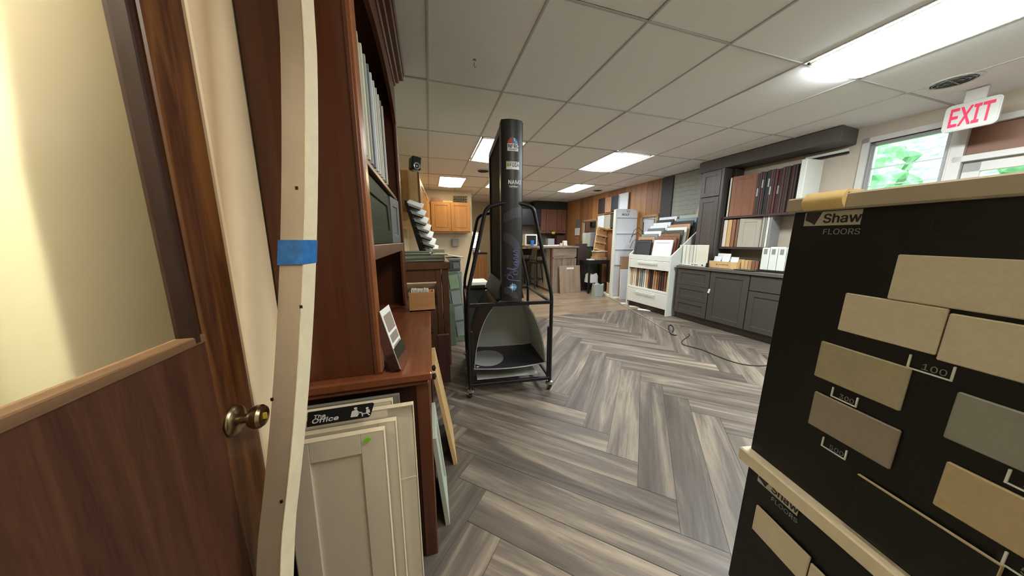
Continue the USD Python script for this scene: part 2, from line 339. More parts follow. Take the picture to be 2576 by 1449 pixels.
for x in GX[1:-1]: ceil.add('grid_bar', MB().box(x-.007, x+.007, -1.2, 8.7, CZ-.003, CZ+.004, .001), 'grid_white')
for y in GY[1:-1]: ceil.add('grid_bar', MB().box(-.45, 4.7, y-.007, y+.007, CZ-.002, CZ+.0035, .001), 'grid_white')
ceil.done()
LT = ['wide white ceiling lamp nearest the exit sign', 'greenish white ceiling lamp half hidden behind the black window display tower', 'bright cool ceiling lamp between the black tower and the right wall', 'far cool ceiling lamp in front of the wood panelled wall',
      'warm yellow ceiling lamp above the honey oak wall cabinets', 'warm ceiling lamp almost wholly hidden behind the black window display tower', 'ceiling lamp above the doorway side of the room, over the viewer']
for (k, x0, x1, y0, y1), lab in zip(LAMPS, LT):
    t = Thing('ceiling_light', lab, 'light')
    z = CZ-.006
    fr = MB(); w = .018
    fr.box(x0, x1, y0, y0+w, z, z+.012).box(x0, x1, y1-w, y1, z, z+.012).box(x0, x0+w, y0, y1, z, z+.012).box(x1-w, x1, y0, y1, z, z+.012)
    t.add('frame', fr, 'white_paint')
    # slightly bowed prismatic lens
    V = []; F = []; n = 10
    for a in range(n+1):
        u = a/n; xx = x0+w+(x1-x0-2*w)*u; zz = z+.006-(.034*math.sin(PI*u)**.45 if k == 'near' else .014*math.sin(PI*u))
        V += [[xx, y0+w, zz], [xx, y1-w, zz]]
        if a < n: F += [[2*a, 2*a+1, 2*a+3], [2*a, 2*a+3, 2*a+2]]
    for e in (0, 1):                                    # end caps of the lens
        m_ = [V[2*a+e] for a in range(n+1)]; b = len(V); V += m_ + [[(x0+x1)/2, m_[0][1], z+.006]]
        F += [[b+n+1, b+a, b+a+1] if e else [b+n+1, b+a+1, b+a] for a in range(n)]
    t.add('diffuser', MB().raw(V, F), 'lamp_'+k); t.done()
for (x, y, r, lab, big) in ((3.87, 1.26, .105, 'round dark ceiling vent beside the near lamp and the exit sign', 1), (.957, 4.95, .10, 'round ceiling vent just left of the black tower', 0), (3.93, 6.0, .10, 'round ceiling vent by the far wood panelled wall', 0)):
    t = Thing('ceiling_vent', lab, 'vent')
    ring = MB().lathe([(r*1.0, CZ-.004), (r*1.16, CZ-.004), (r*1.2, CZ+.001), (r*1.16, CZ+.004), (r, CZ+.004), (r*.97, CZ), (r, CZ-.004)], 32, (x, y, 0))
    t.add('ring', ring, 'white_paint', smooth=30)
    t.add('dark_throat', MB().lathe([(0, CZ-.001), (r, CZ-.001), (r, CZ+.002), (0, CZ+.002)], 32, (x, y, 0)), 'vent_black')
    bl = MB()
    for q in (.35, .62, .85): bl.lathe([(r*q, CZ-.006), (r*q+.006, CZ-.004), (r*q, CZ-.002), (r*q, CZ-.006)], 24, (x, y, 0))
    bl.box(x-r, x+r, y-.005, y+.005, CZ-.006, CZ-.003).box(x-.005, x+.005, y-r, y+r, CZ-.006, CZ-.003)
    t.add('louvre', bl, 'plastic_grey' if big else 'vent_black'); t.done()

# ---- walls
def wallbox(name, boxes, mt):
    mb = MB()
    for b in boxes: mb.box(*b, 0)
    return struct(name, mb, mt)
XL = -.45
DY0, DY1, DZ = -.08, .815, 2.07                       # door opening in the left wall
wallbox('wall_left', [(XL-.1, XL, -1.2, DY0, 0, CZ+.05), (XL-.1, XL, DY1, 7.1, 0, CZ+.05), (XL-.1, XL, DY0, DY1, DZ, CZ+.05)], 'wall_cream')
wallbox('wall_back', [(XL-.1, 5.0, -1.3, -1.2, 0, CZ+.05)], 'wall_tan')
XP = 1.05                                            # passage beside the far left wall
wallbox('wall_far_left', [(XL-.1, XP, 7.0, 7.1, 0, CZ+.05)], 'wall_far')
wallbox('wall_passage', [(XP-.1, XP, 7.1, 8.7, 0, CZ+.05)], 'wall_far')
# far wall with the blind window seen through the passage
fw0, fw1, fz0, fz1 = 1.16, 1.52, 1.00, 1.55
wallbox('wall_far', [(XP-.1, fw0, 8.7, 8.8, 0, CZ+.05), (fw1, 4.6, 8.7, 8.8, 0, CZ+.05), (fw0, fw1, 8.7, 8.8, 0, fz0), (fw0, fw1, 8.7, 8.8, fz1, CZ+.05)], 'wall_far')
w = Thing('window_4', None, None, kind='structure')
fr = MB(); fr.box(fw0, fw0+.03, 8.67, 8.8, fz0, fz1).box(fw1-.03, fw1, 8.67, 8.8, fz0, fz1).box(fw0, fw1, 8.67, 8.8, fz1-.03, fz1).box(fw0, fw1, 8.67, 8.8, fz0, fz0+.03)
w.add('window_frame', fr, 'window_paint'); w.add('pane', MB().box(fw0+.02, fw1-.02, 8.76, 8.765, fz0+.02, fz1-.02, 0), 'glass')
for k in range(14): w.add('blind_slat', MB().box(fw0+.03, fw1-.03, -.012, .012, -.0012, .0012, 0).rot((1,0,0), 40).mv(0, 8.70, fz0+.06+k*.034), 'blind')
w.done()
# right wall in its own frame: x = -s, y into the wall
FR = (RW(0, 0), WRZ)
W1 = (-.69, -.20, .95, 2.27)                         # window: s0, s1, z0, z1
D2 = (-1.70, -.72, 0, 2.27)                          # glazed door with transom
fwa, fwb = sorted((rws(1500, 575, 0)[0], rws(1467, 575, 0)[0])); fz = (rws(1482, 603, 0)[1], rws(1482, 557, 0)[1])
gwa, gwb = sorted((rws(1650, 575, 0)[0], rws(1615, 575, 0)[0])); gz = (rws(1636, 600, 0)[1], rws(1636, 546, 0)[1])
cuts = [W1, D2, (fwa, fwb, *fz), (gwa, gwb, *gz)]
def holes(s0, s1, cuts, y0, y1, top):
    mb = MB(); edges = sorted({s0, s1, *[c for q in cuts for c in q[:2] if s0 < c < s1]})
    for a, b in zip(edges, edges[1:]):
        m = (a+b)/2; here = [q for q in cuts if q[0] < m < q[1]]
        if not here: mb.box(-b, -a, y0, y1, 0, top, 0)
        for q in here:
            if q[2] > 0: mb.box(-b, -a, y0, y1, 0, q[2], 0)
            mb.box(-b, -a, y0, y1, q[3], top, 0)
    return mb
t = Thing('wall_right', None, None, frame=FR, kind='structure')
t.add('plaster', holes(-3.4, 6.75, cuts, .012, .13, CZ+.05), 'wall_tan')
s = 1.55; k = 0
PB = 6.62
while s < PB:                                        # upright boards of the wood panelling
    e = min(s+.152, PB); mb = holes(s+.002, e-.002, cuts, 0, .012, CZ)
    t.add('panelling_board', mb, 'panelling' if (k//4) % 2 == 0 else 'panelling_dark'); s = e; k += 1
t.done()
def window(name, c, muntins=(), depth=.10, a=.032, mt='window_paint', wood_trim=None, mull=()):
    s0, s1, z0, z1 = c; t = Thing(name, None, None, frame=FR, kind='structure'); f = MB(); y0 = .03 if a > .03 else .006; y1 = .09 if a > .03 else .03
    for q in ((-s1, -s1+a, z0, z1), (-s0-a, -s0, z0, z1), (-s1, -s0, z0, z0+a), (-s1, -s0, z1-a, z1)): f.box(q[0], q[1], y0, y1, q[2], q[3])
    t.add('sash', f, 'window_metal' if mt == 'window_paint' else mt)
    r = MB(); d = .012
    for q in ((-s1-.05, -s1, z0, z1+.05), (-s0, -s0+.05, z0, z1+.05), (-s1-.05, -s0+.05, z1, z1+.05), (-s1-.05, -s0+.05, z0-.04, z0)): r.box(q[0], q[1], -.016, .1, q[2], q[3])
    t.add('casing', r, wood_trim or mt)
    for zz in muntins: t.add('muntin', MB().box(-s1+a, -s0-a, .052, .066, zz-.005, zz+.005), 'white_cool')
    t.add('pane', MB().box(-s1+a-.004, -s0-a+.004, .5*(y0+y1)-.002, .5*(y0+y1)+.001, z0+a-.004, z1-a+.004, 0), 'glass')
    return t.done()
window('window_1', W1, (rws(2290, 407, 0)[1], rws(2290, 455, 0)[1]))
window('window_2', (fwa, fwb, *fz), (), a=.018, wood_trim='raw_wood')
window('window_3', (gwa, gwb, *gz), (), a=.018, wood_trim='raw_wood')
# glazed exit door with a brown transom panel over it
s0, s1, z0, z1 = D2
t = Thing('door_2', None, None, frame=FR, kind='structure')
f = MB(); zt = 1.985
f.box(-s1-.02, -s1+.05, -.02, .12, 0, z1).box(-s0-.05, -s0, -.02, .12, 0, z1).box(-s1, -s0, -.02, .12, z1-.05, z1).box(-s1, -s0, -.02, .12, zt-.05, zt)
t.add('door_frame', f, 'window_paint')
t.add('transom_panel', MB().box(-s1+.05, -s0-.05, .03, .05, zt, z1-.05), 'transom_brown')
lf = MB(); a = .085
lf.box(-s1+.055, -s1+.055+a, .03, .075, .01, zt-.055).box(-s0-.055-a, -s0-.055, .03, .075, .01, zt-.055).box(-s1+.055, -s0-.055, .03, .075, zt-.055-a, zt-.055).box(-s1+.055, -s0-.055, .03, .075, .01, .28)
li = t.add('door_leaf', lf, 'window_paint'); t.add('pane', MB().box(-s1+.13, -s0-.13, .05, .055, .27, zt-.13, 0), 'glass', li)
t.add('push_bar', MB().tube([(-s1+.12, .03, .98), (-s1+.14, -.02, .98), (-s0-.14, -.02, .98), (-s0-.12, .03, .98)], .012), 'window_metal', li); t.done()

# ---- left door (wood, half glazed) with its casing and the small office behind
t = Thing('door_1', None, None, kind='structure')
gx0, gx1 = XL-.04, XL                                # leaf thickness
ye = .800; yl = -.065; st = .106; zg0, zg1 = 1.050, 1.92
stile = MB().box(gx0, gx1, ye-st, ye, .008, DZ-.03, .003); 
li = t.add('lock_stile', stile, 'door_stile')
t.add('hinge_stile', MB().box(gx0, gx1, yl, yl+.12, .008, DZ-.03, .003), 'door_oak')
t.add('lower_panel', MB().box(gx0, gx1-.0008, yl+.12, ye-st, .008, zg0, .0), 'door_oak')
t.add('top_rail', MB().box(gx0, gx1, yl+.12, ye-st, zg1, DZ-.03, .003), 'door_oak')
bead = MB()
b0, b1 = yl+.12, ye-st
bead.box(gx1-.026, gx1+.004, b1-.028, b1-.014, zg0, zg1, .002).box(gx1-.03, gx1-.012, b1-.014, b1, zg0, zg1, .002).box(gx1-.026, gx1+.002, b0, b0+.014, zg0, zg1, .002)
t.add('glazing_bead', bead, 'mahogany_dark')
t.add('sill_bead', MB().box(gx1-.028, gx1+.003, b0, b1, zg0-.004, zg0+.014, .002), 'sill_wood')
t.add('pane', MB().box(gx0+.016, gx0+.020, b0, b1, zg0, zg1, 0), 'glass_door')
t.done()
kp = at(588, 1057, x=XL)
t = Thing('door_knob', 'round aged brass door knob on the half glazed wooden door', 'door knob')
t.add('rosette', MB().lathe([(0, 0), (.034, 0), (.035, .004), (.031, .009), (.018, .013), (.012, .016), (0, .016)], 32, (XL, kp[1], kp[2]), 0), 'brass_aged', smooth=35)
t.add('knob', MB().lathe([(.011, .012), (.010, .022), (.012, .028), (.022, .034), (.0265, .043), (.0265, .052), (.022, .058), (.013, .0595), (.011, .056), (0, .056)], 32, (XL, kp[1], kp[2]), 0), 'brass_aged', smooth=35)
t.add('thumb_turn', MB().box(XL+.055, XL+.064, kp[1]-.002, kp[1]+.002, kp[2]-.008, kp[2]+.008), 'yellow_note'); t.done()
CE = .948                           # far edge of the casing
one('trim_2', MB().box(XL-.02, XL+.004, ye+.004, CE+.024, .30, CZ, .003), 'cream_paint', kind='structure')
one('trim_3', MB().box(XL-.02, XL+.012, ye+.004, CE+.01, 0, .302, .003), 'mahogany_dark', kind='structure')
# office behind the glass
wallbox('wall_office', [(-1.60, -1.50, -1.3, 1.5, 0, CZ+.05), (-1.5, XL-.1, 1.4, 1.5, 0, CZ+.05), (-1.5, XL-.1, -1.3, -1.2, 0, CZ+.05)], 'office_wall')
one('ceiling_office', MB().box(-1.6, XL-.1, -1.3, 1.5, CZ, CZ+.05, 0), 'ceiling_tile', kind='structure')
one('floor_office', MB().box(-1.6, XL-.1, -1.3, 1.5, -.06, 0, 0), 'plank_tan', kind='structure')
t = Thing('ceiling_light', 'added warm lamp, unseen, lighting the office behind the glazed door', 'light')  # unseen lamp, added so the door glass looks bright cream
t.add('frame', MB().box(-1.25, -.75, .05, .65, CZ-.012, CZ-.001), 'white_paint'); t.add('diffuser', MB().box(-1.23, -.77, .07, .63, CZ-.016, CZ-.012, 0), 'lamp_office'); t.done()
t = Thing('coat_stand', 'added dark post behind the glass of the half glazed door, making its dim band', 'added post')
csx, csy = -.72, .97  # added post and sleeve, blurred through the glass into a dark band
t.add('stem', MB().tube([(csx, csy, 0), (csx, csy, 1.95)], .028, 12), 'mahogany_dark'); t.add('foot', MB().lathe([(0,0), (.20,0), (.20,.02), (.03,.05), (0,.05)], 24, (csx, csy, 0)), 'mahogany_dark')
t.add('hanging_coat', MB().lathe([(.02,1.90), (.10,1.80), (.13,1.4), (.14,.9), (.11,.88), (.02,.88)], 20, (csx, csy, 0)), 'dusk_coat', smooth=50); t.done()
# soffits
sl, sr = 1.43, -.10; 
one('trim_4', MB().box(-sl, -sr, -.32, -.001, 2.285, CZ-.004, .003).rot((0,0,1), WRZ).mv(*RW(0,0)), 'soffit_paint', kind='structure')
one('trim_6', MB().box(-1.545, -sl-.002, -.10, -.032, 2.36, CZ-.004, .003).rot((0,0,1), WRZ).mv(*RW(0,0)), 'wall_tan', kind='structure')
one('trim_5', MB().box(3.10, 4.32, 8.0, 8.4, 2.20, CZ-.004, .003), 'soffit_green', kind='structure')
# what the windows look out on
one('lawn', MB().box(5.0, 40, -22, 30, -.25, -.15, 0), 'lawn', kind='structure')
V = []; F = []; ny, nx = 35, 14
for i in range(nx+1):
    for j in range(ny+1):
        x = 12+i*1.8; y = -30+j*1.6; V.append([x, y, -.2+.9*min(i, 9)+.5*float(meshkit.noise(np.array([x*.3, y*.3, 0]), 4))*(i > 0)])
for i in range(nx):
    for j in range(ny): a = i*(ny+1)+j; F += [[a, a+ny+1, a+ny+2], [a, a+ny+2, a+1]]
one('hillside', MB().raw(V, F), 'leaves', kind='structure', smooth=True)
def tree(x, y, r, h, lab):
    t = Thing('leafy_tree', lab, 'tree'); g = trimesh.creation.icosphere(4, 1.0); v = g.vertices
    d = 1+.45*(meshkit.fbm(v*2.3+x, 4, 3)-.5)+.3*(meshkit.noise(v*7+y, 5)-.5)
    t.add('crown', MB().raw(v*d[:, None]*np.array([r, r, r*.95])+np.array([x, y, h]), g.faces), 'leaves')
    t.add('trunk', MB().tube([(x, y, -.2), (x+.05, y, h*.5), (x, y, h)], [.22, .17, .08], 10), 'bark'); t.done()
for x, y, r, h, lab in ((10.5, 5.5, 1.7, 2.6, 'bright green tree outside, farthest left through the window'), (10.2, .9, 1.6, 2.4, 'bright green tree outside, seen through the window by the door'), (10.4, -3.9, 1.7, 2.5, 'bright green tree outside, seen through the glazed exit door')): tree(x, y, r, h, lab)
# ================================================================ helpers for furniture
def shaker(w, h, t=.019, rail=.055, depth=.007, mb=None, x=0, z=0, y=0, c=.0015, mid=None):
    """a frame-and-panel door, front face at y (looking to -y), thickness behind it"""
    mb = mb or MB(); r = rail
    mb.box(x, x+r, y, y+t, z, z+h, c).box(x+w-r, x+w, y, y+t, z, z+h, c)
    mb.box(x+r, x+w-r, y, y+t, z, z+r, c).box(x+r, x+w-r, y, y+t, z+h-r, z+h, c)
    mb.box(x+r-.003, x+w-r+.003, y+depth, y+t-.002, z+r-.003, z+h-r+.003, 0)
    if mid: mb.box(x+r, x+w-r, y, y+t, z+mid-r/2, z+mid+r/2, c)
    return mb
def raised(w, h, t=.02, rail=.06, mb=None, x=0, z=0, y=0):
    mb = shaker(w, h, t, rail, .010, mb, x, z, y)
    mb.box(x+rail+.022, x+w-rail-.022, y+.002, y+.012, z+rail+.022, z+h-rail-.022, .006)
    return mb
def pull(mb, x0, x1, y, z, r=.005, off=.028):
    return mb.box(x0, x1, y-off-r, y-off+r, z-r, z+r, .0015).box(x0+.01, x0+.01+2*r, y-off+r, y, z-r, z+r, 0).box(x1-.01-2*r, x1-.01, y-off+r, y, z-r, z+r, 0)

# ================================================================ mahogany hutch against the left wall
HY0, HY1, HZ = .955, 2.20, .80                        # near end, far end, desk top height
XU, XC = -.175, -.012                                 # fronts of the upper part and of the desk top
t = Thing('hutch', 'tall mahogany hutch with crown moulding, open shelves and a deep desk top', 'hutch')
t.add('desk_top', MB().box(XL+.005, XC, HY0-.02, HY1+.02, HZ-.032, HZ, .006), 'mahogany_top')
t.add('top_moulding', MB().box(XL+.005, XC-.012, HY0-.012, HY1+.012, HZ-.05, HZ-.033, .005), 'mahogany')
base = MB().box(XL+.01, XC-.03, HY0+.012, HY0+.035, 0, HZ-.05, .002).box(XL+.01, XC-.03, HY1-.025, HY1, 0, HZ-.05, .002).box(XL+.01, XC-.03, HY0+.035, HY1-.025, .0, .09, .002).box(XL+.01, XL+.02, HY0+.035, HY1-.025, .09, HZ-.05, 0)
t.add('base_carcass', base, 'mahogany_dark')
t.add('corner_post', MB().box(XC-.06, XC-.012, HY0+.008, HY0+.05, 0, HZ-.05, .003), 'mahogany')
dw = (HY1-HY0-.07)/2
for k in range(2):                                    # two doors with a drawer over each
    y0 = HY0+.045+k*(dw+.004)
    d = raised(dw-.006, .50, .02); d.rot((0,0,1), 90).mv(XC-.012, y0, .105); li = t.add('door', d, 'mahogany')
    t.add('knob', MB().lathe([(0,0), (.006,0), (.005,.008), (.012,.014), (.012,.02), (0,.024)], 16, (XC-.012, y0+(dw-.05 if k == 0 else .05), .55), 0), 'black_metal', li, smooth=40)
    d = MB().box(XC-.031, XC-.012, y0, y0+dw-.006, .612, .735, .004); li = t.add('drawer', d, 'mahogany')
    for q in (.12, .2): t.add('knob', MB().lathe([(0,0), (.006,0), (.005,.008), (.013,.014), (.013,.022), (0,.027)], 16, (XC-.012, y0+q, .69), 0), 'black_metal', li, smooth=40)
UY0, UY1, UZ1 = HY0+.02, HY1-.01, 2.30
side = MB().box(XL+.005, XU-.008, UY0, UY0+.022, HZ, UZ1, .001)
t.add('side_panel', side, 'mahogany')
t.add('side_panel', MB().box(XL+.005, XU-.008, UY1-.022, UY1, HZ, UZ1, .001), 'mahogany')
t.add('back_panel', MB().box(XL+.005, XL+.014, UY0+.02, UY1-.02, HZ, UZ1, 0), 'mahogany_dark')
t.add('face_stile', MB().box(XU-.02, XU, UY0-.003, UY0+.045, HZ, UZ1, .005), 'mahogany_edge')
t.add('face_stile', MB().box(XU-.02, XU, UY1-.05, UY1+.003, HZ, UZ1, .005), 'mahogany')
t.add('inner_bead', MB().box(XU-.024, XU-.012, UY0-.006, UY0-.001, HZ, UZ1-.02, .002), 'mahogany')
# arched head rail under the crown
n = 24; arch = [(UY0+.04, UZ1), (UY1-.045, UZ1)] + [(UY1-.045-(UY1-UY0-.085)*i/n, 2.02+.15*math.sin(PI*i/n)**.55) for i in range(n+1)]
t.add('arched_rail', MB().prism(arch, .02, basis=[(0,1,0), (0,0,1), (1,0,0)], origin=(XU-.02, 0, 0)), 'mahogany')
t.add('shelf', MB().box(XL+.014, XU-.022, UY0+.02, UY1-.02, 1.52, 1.54, .002), 'mahogany')
t.add('shelf', MB().box(XL+.014, XU-.022, UY0+.02, UY1-.02, 1.215, 1.235, .002), 'mahogany')
t.add('cubby_rail', MB().box(XU-.02, XU-.001, UY0+.045, UY1-.05, 1.185, 1.237, .003), 'mahogany')
t.add('cubby_divider', MB().box(XU-.02, XU-.001, UY1-.17, UY1-.05, HZ, 1.185, .003), 'mahogany')
cr = MB()
for z0, z1, o in ((2.28, 2.31, .012), (2.31, 2.34, .034), (2.34, 2.375, .06), (2.375, 2.40, .07)):
    cr.box(XL+.005, XU+o, UY0-o, UY1+o, z0, z1, .006)
t.add('crown_moulding', cr, 'mahogany'); t.done()

# sample doors standing like books on the upper shelf, their edges to the room
cols = ['greige', 'sage', 'white_warm', 'sage', 'slate_blue', 'white_cool', 'white_paint', 'off_white', 'white_paint', 'grey_door', 'white_paint']
nm = ['greige', 'pale sage', 'warm white', 'sage', 'slate blue', 'cool white', 'white', 'off-white', 'white', 'grey', 'bright white']
y = UY0+.05
for k, c in enumerate(cols):
    th = .019; w = .088*1.0
    y1 = y + .058
    mb = shaker(.24, .375, th, .045).rot((0,0,1), 6).mv(XL+.022, y+.0, 1.541)
    lab = f'{nm[k]} sample door standing edge-on on the upper hutch shelf, ' + ('nearest the camera' if k == 0 else 'farthest from the camera' if k == len(cols)-1 else f'between the {nm[k-1]} and the {nm[k+1]} ones')
    one('sample_door', mb, c, lab, 'sample door', 'sample doors on the upper hutch shelf'); y = y1
# dark flat samples lying under them and the dark green doors on the lower shelf
y = UY0+.06
for k, (c, th, lab) in enumerate((('off_white', .02, 'white edged sample door at the near end of the lower hutch shelf'), ('forest', .022, 'dark green shaker sample door facing out of the hutch'))):
    if k == 0: mb = shaker(.235, .27, th, .05).rot((0,0,1), 14).mv(XL+.022, y, 1.236)
    else: mb = shaker(.74, .272, th, .07).rot((0,0,1), 90).rot((0,1,0), -2).mv(XU-.03, UY0+.075, 1.2378)
    one('sample_door', mb, c, lab, 'sample door')
one('sample_door', shaker(.22, .27, .02, .05).rot((0,0,1), 84).mv(XU-.03, UY0+.83, 1.2378), 'steel_grey', 'dark grey sample door leaning at the far end of the lower hutch shelf', 'sample door')
# leaflet holder on the desk top
lh = at(1010, 935, z=HZ); hx, hy = lh[0]-.012, lh[1]
t = Thing('leaflet_holder', 'clear acrylic holder with white and maroon leaflets on the hutch desk top', 'leaflet holder')
def lean(mb): return mb.rot((0,1,0), 0).rot((1,0,0), 0)
TH = 14
def hold(mb): return mb.rot((0,1,0), -TH).rot((0,0,1), -8).mv(hx, hy, HZ)
t.add('acrylic_pocket', hold(MB().box(.012, .0135, -.002, .118, .003, .085, 0).box(-.022, .012, -.002, -.0005, .003, .07, 0).box(-.022, .0135, 0, .118, .001, .003, 0)), 'acrylic')
st = hold(MB().box(-.024, .008, .004, .108, .006, .215, .001)); t.add('leaflet_stack', st, 'wine_door')
t.add('front_leaflet', hold(MB().box(.0085, .0105, .004, .108, .006, .222, 0)), 'paper')
ph = MB()
for a, b in ((.02, .09), (.10, .13), (.14, .20)): ph.box(.0107, .0112, .016, .098, a, b, 0)
t.add('leaflet_photo', hold(ph), 'tile_mushroom'); t.done()
# open wooden box of small tile chips at the far end of the desk top
bx = at(1029, 786, z=HZ); bx1 = at(1102, 783, z=HZ)
x0, x1, y0 = bx[0]+.004, bx1[0]+.002, bx[1]+.0
t = Thing('sample_box', 'orange wood box of white sample chips at the far end of the hutch desk', 'box')
x1 = min(x1, XC+.03); h = .125
b = MB().box(x0, x1, y0, y0+.01, HZ+.0005, HZ+h, .001).box(x0, x1, y0+.10, y0+.11, HZ+.0005, HZ+h, .001).box(x0, x0+.01, y0+.01, y0+.10, HZ+.0005, HZ+h, .001).box(x1-.01, x1, y0+.01, y0+.10, HZ+.0005, HZ+h, .001).box(x0, x1, y0, y0+.11, HZ+.0005, HZ+.01, 0)
t.add('box_body', b, 'box_wood')
for k in range(11):
    xx = x0+.014+k*(x1-x0-.05)/11
    t.add('sample_chip', MB().box(xx, xx+.008, y0+.016, y0+.095, HZ+.012, HZ+h+.012+rng.uniform(0, .006), .0015), 'off_white' if k % 2 else 'white_paint')
t.done()

# ================================================================ two boards leaning by the door casing
t = Thing('leaning_board', 'long bowed cream trim board with blue tape leaning on the hutch', 'board')
rows = [(90, 705, 762, 776), (250, 707, 764, 783), (420, 708, 766, 786), (620, 708, 764, 784), (700, 700, 758, 781), (850, 692, 752, 776), (1000, 684, 742, 768), (1200, 666, 728, 752), (1365, 645, 712, 736)]
def byz(z): return .60+.30*min(z, 2.2)/2.2
pts = []
for (yy, a, b, c) in rows:
    z = 1.2
    for _ in range(30): p = at((a+b)/2, yy, y=byz(z)); z = p[2]
    q0, q1 = at(a, yy, y=byz(z)), at(b, yy, y=byz(z)); pts.append((z, q0[0], q1[0]))
pts.sort(); zs = [p[0] for p in pts]
zz = np.linspace(0.0, 2.22, 40)
def ext(k):
    v = [p[k] for p in pts]; c = np.polyfit(zs, v, 3); lo = np.polyfit(zs[:3], v[:3], 1)
    return np.array([np.polyval(c, z) if zs[0] < z < zs[-1] else (np.polyval(c, zs[0])+(z-zs[0])*lo[0]*.6 if z <= zs[0] else np.polyval(c, zs[-1])) for z in zz])
XA, XB = ext(1), ext(2); TB = .045
XA = np.maximum(XA, XL+.013); XB = XA+np.median([p[2]-p[1] for p in pts])
def slab(za, zb, grow=0, y_off=0):
    V = []; F = []; idx = [i for i, z in enumerate(zz) if za-1e-6 <= z <= zb+1e-6]; sk = .010
    for i in idx:
        y = byz(zz[i])+y_off
        V += [[XA[i]-grow, y-grow, zz[i]], [XB[i]+grow, y-grow, zz[i]], [XB[i]+grow+sk, y+TB+grow, zz[i]], [XA[i]-grow, y+TB+grow, zz[i]]]
    for k in range(len(idx)-1):
        for j in range(4):
            a, b = 4*k+j, 4*k+(j+1) % 4; F += [[a, b, b+4], [a, b+4, a+4]]
    e = 4*(len(idx)-1); F += [[0, 2, 1], [0, 3, 2], [e, e+1, e+2], [e, e+2, e+3]]
    return MB().raw(V, F)
t.add('board', slab(0, 2.22), 'cream_board')
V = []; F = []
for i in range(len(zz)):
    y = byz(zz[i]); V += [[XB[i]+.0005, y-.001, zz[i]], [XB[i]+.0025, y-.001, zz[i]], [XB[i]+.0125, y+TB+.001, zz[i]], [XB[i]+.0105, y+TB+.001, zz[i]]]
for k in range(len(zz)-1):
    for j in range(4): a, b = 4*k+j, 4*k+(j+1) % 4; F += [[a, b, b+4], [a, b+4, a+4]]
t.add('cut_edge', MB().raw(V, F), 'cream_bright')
ztape = pts and float(np.interp(640, [r[0] for r in rows], [p[0] for p in sorted(pts, key=lambda p: -p[0])]))
i0 = int(np.argmin(abs(zz-ztape)))
t.add('painters_tape', slab(zz[i0]-.001, zz[i0+1]+.001, .0034), 'tape_blue')
kn = MB()
for (px, py) in ((746, 473), (757, 772), (684, 1005), (708, 1262)):
    z = 1.
    for _ in range(20): p = at(px, py, y=byz(z)-.0006); z = p[2]
    kn.box(p[0]-.003, p[0]+.003, p[1]-.001, p[1]+.002, p[2]-.004, p[2]+.004)
t.add('nail_mark', kn, 'mahogany_dark', label='dark nail marks in the cream board'); t.done()

# ================================================================ sample doors leaning against the near end of the hutch
def leanY(mb, x0, ytop, ztop, slope, ):
    return mb
def end_door(px0, px1, pytop, ypl, mt, lab, h, t_=.02, rail=.06, drawer=False, tilt=3.0, extra=None):
    """stands on the floor, top edge seen at pytop, face towards the camera; leans back by tilt"""
    p0, p1 = at(px0, pytop, y=ypl), at(px1, pytop, y=ypl); w = p1[0]-p0[0]; zt = p0[2]
    mb = shaker(w, h, t_, rail, .009, mid=(h-.25 if drawer else None)).mv(0, 0, -h).rot((1,0,0), -tilt).mv(p0[0], ypl, zt)
    # stand it on something: the floor
    return mb, p0, w, zt
zt = {}
specs = [(500, 1004, 990, .925, 'warm_grey', 'grey sample board at the back of the stack leaning on the hutch end', .0),
         (640, 984, 1008, .902, 'white_warm', 'white sample panel just in front of the grey board, leaning on the hutch end', .0),
         (640, 1037, 1018, .872, 'putty', 'tall putty sample door with a wide drawer front on top, widest of the leaning stack', .0),
         (640, 993, 1058, .845, 'putty', 'putty sample door with two panels, second from the front of the leaning stack', .0),
         (700, 963, 1082, .815, 'putty', 'putty shaker sample door with a green leaf sticker, front of the leaning stack', .0)]
for k, (a, b, c, yp, mt, lab, _) in enumerate(specs):
    p0, p1 = at(a, c, y=yp), at(b, c, y=yp); x0 = max(p0[0], XL+.02); w = p1[0]-x0; h = p1[2]-.001
    tl = 2.2
    th = Thing('sample_door', lab, 'sample door')
    rail = .058 if k != 1 else .02
    if k == 0: mb = MB().box(0, w, 0, .012, 0, h, .002)
    elif k == 1: mb = MB().box(0, w, 0, .016, 0, h, .003)
    elif k == 2: mb = MB().box(0, w, 0, .02, h-.002-.04, h, .003).box(0, .05, 0, .02, 0, h, .003).box(w-.078, w, 0, .02, 0, h, .003).box(.05, w-.078, 0, .02, h-.045, h-.03, .002).box(.05, w-.078, .008, .018, 0, h-.03, 0).box(0, w, -.001, .02, h-.262, h-.252, .002)
    elif k == 3: mb = shaker(w, h, .02, .05, .008, mid=h-.26)
    else: mb = shaker(w, h, .02, .062, .009)
    mb.rot((1,0,0), -tl, (0,0,0)).mv(x0, yp-h*math.sin(math.radians(tl)), .0)
    th.add('door_panel', mb, mt)
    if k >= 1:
        eb_ = MB().box(0, w+.0025, -.0004, .0205, h, h+.0025, 0).box(w, w+.0025, -.0004, .0205, 0, h, 0)  # cream edges, coloured brighter where tops and right sides catch the light
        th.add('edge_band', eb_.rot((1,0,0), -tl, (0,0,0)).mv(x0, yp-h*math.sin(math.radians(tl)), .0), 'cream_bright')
    if k == 4:
        q = at(924, 1106, y=yp-.008); lf = [(.0+.010*math.cos(a)*(1 if True else 1), .0065*math.sin(a)) for a in np.linspace(0, 2*PI, 18)[:-1]]
        th.add('leaf_sticker', MB().prism(lf, .001, basis=[(1,0,.3), (-.3,0,1), (0,-1,0)], origin=(q[0], yp-.0085, q[2])), 'leaf_sticker')
    th.done()
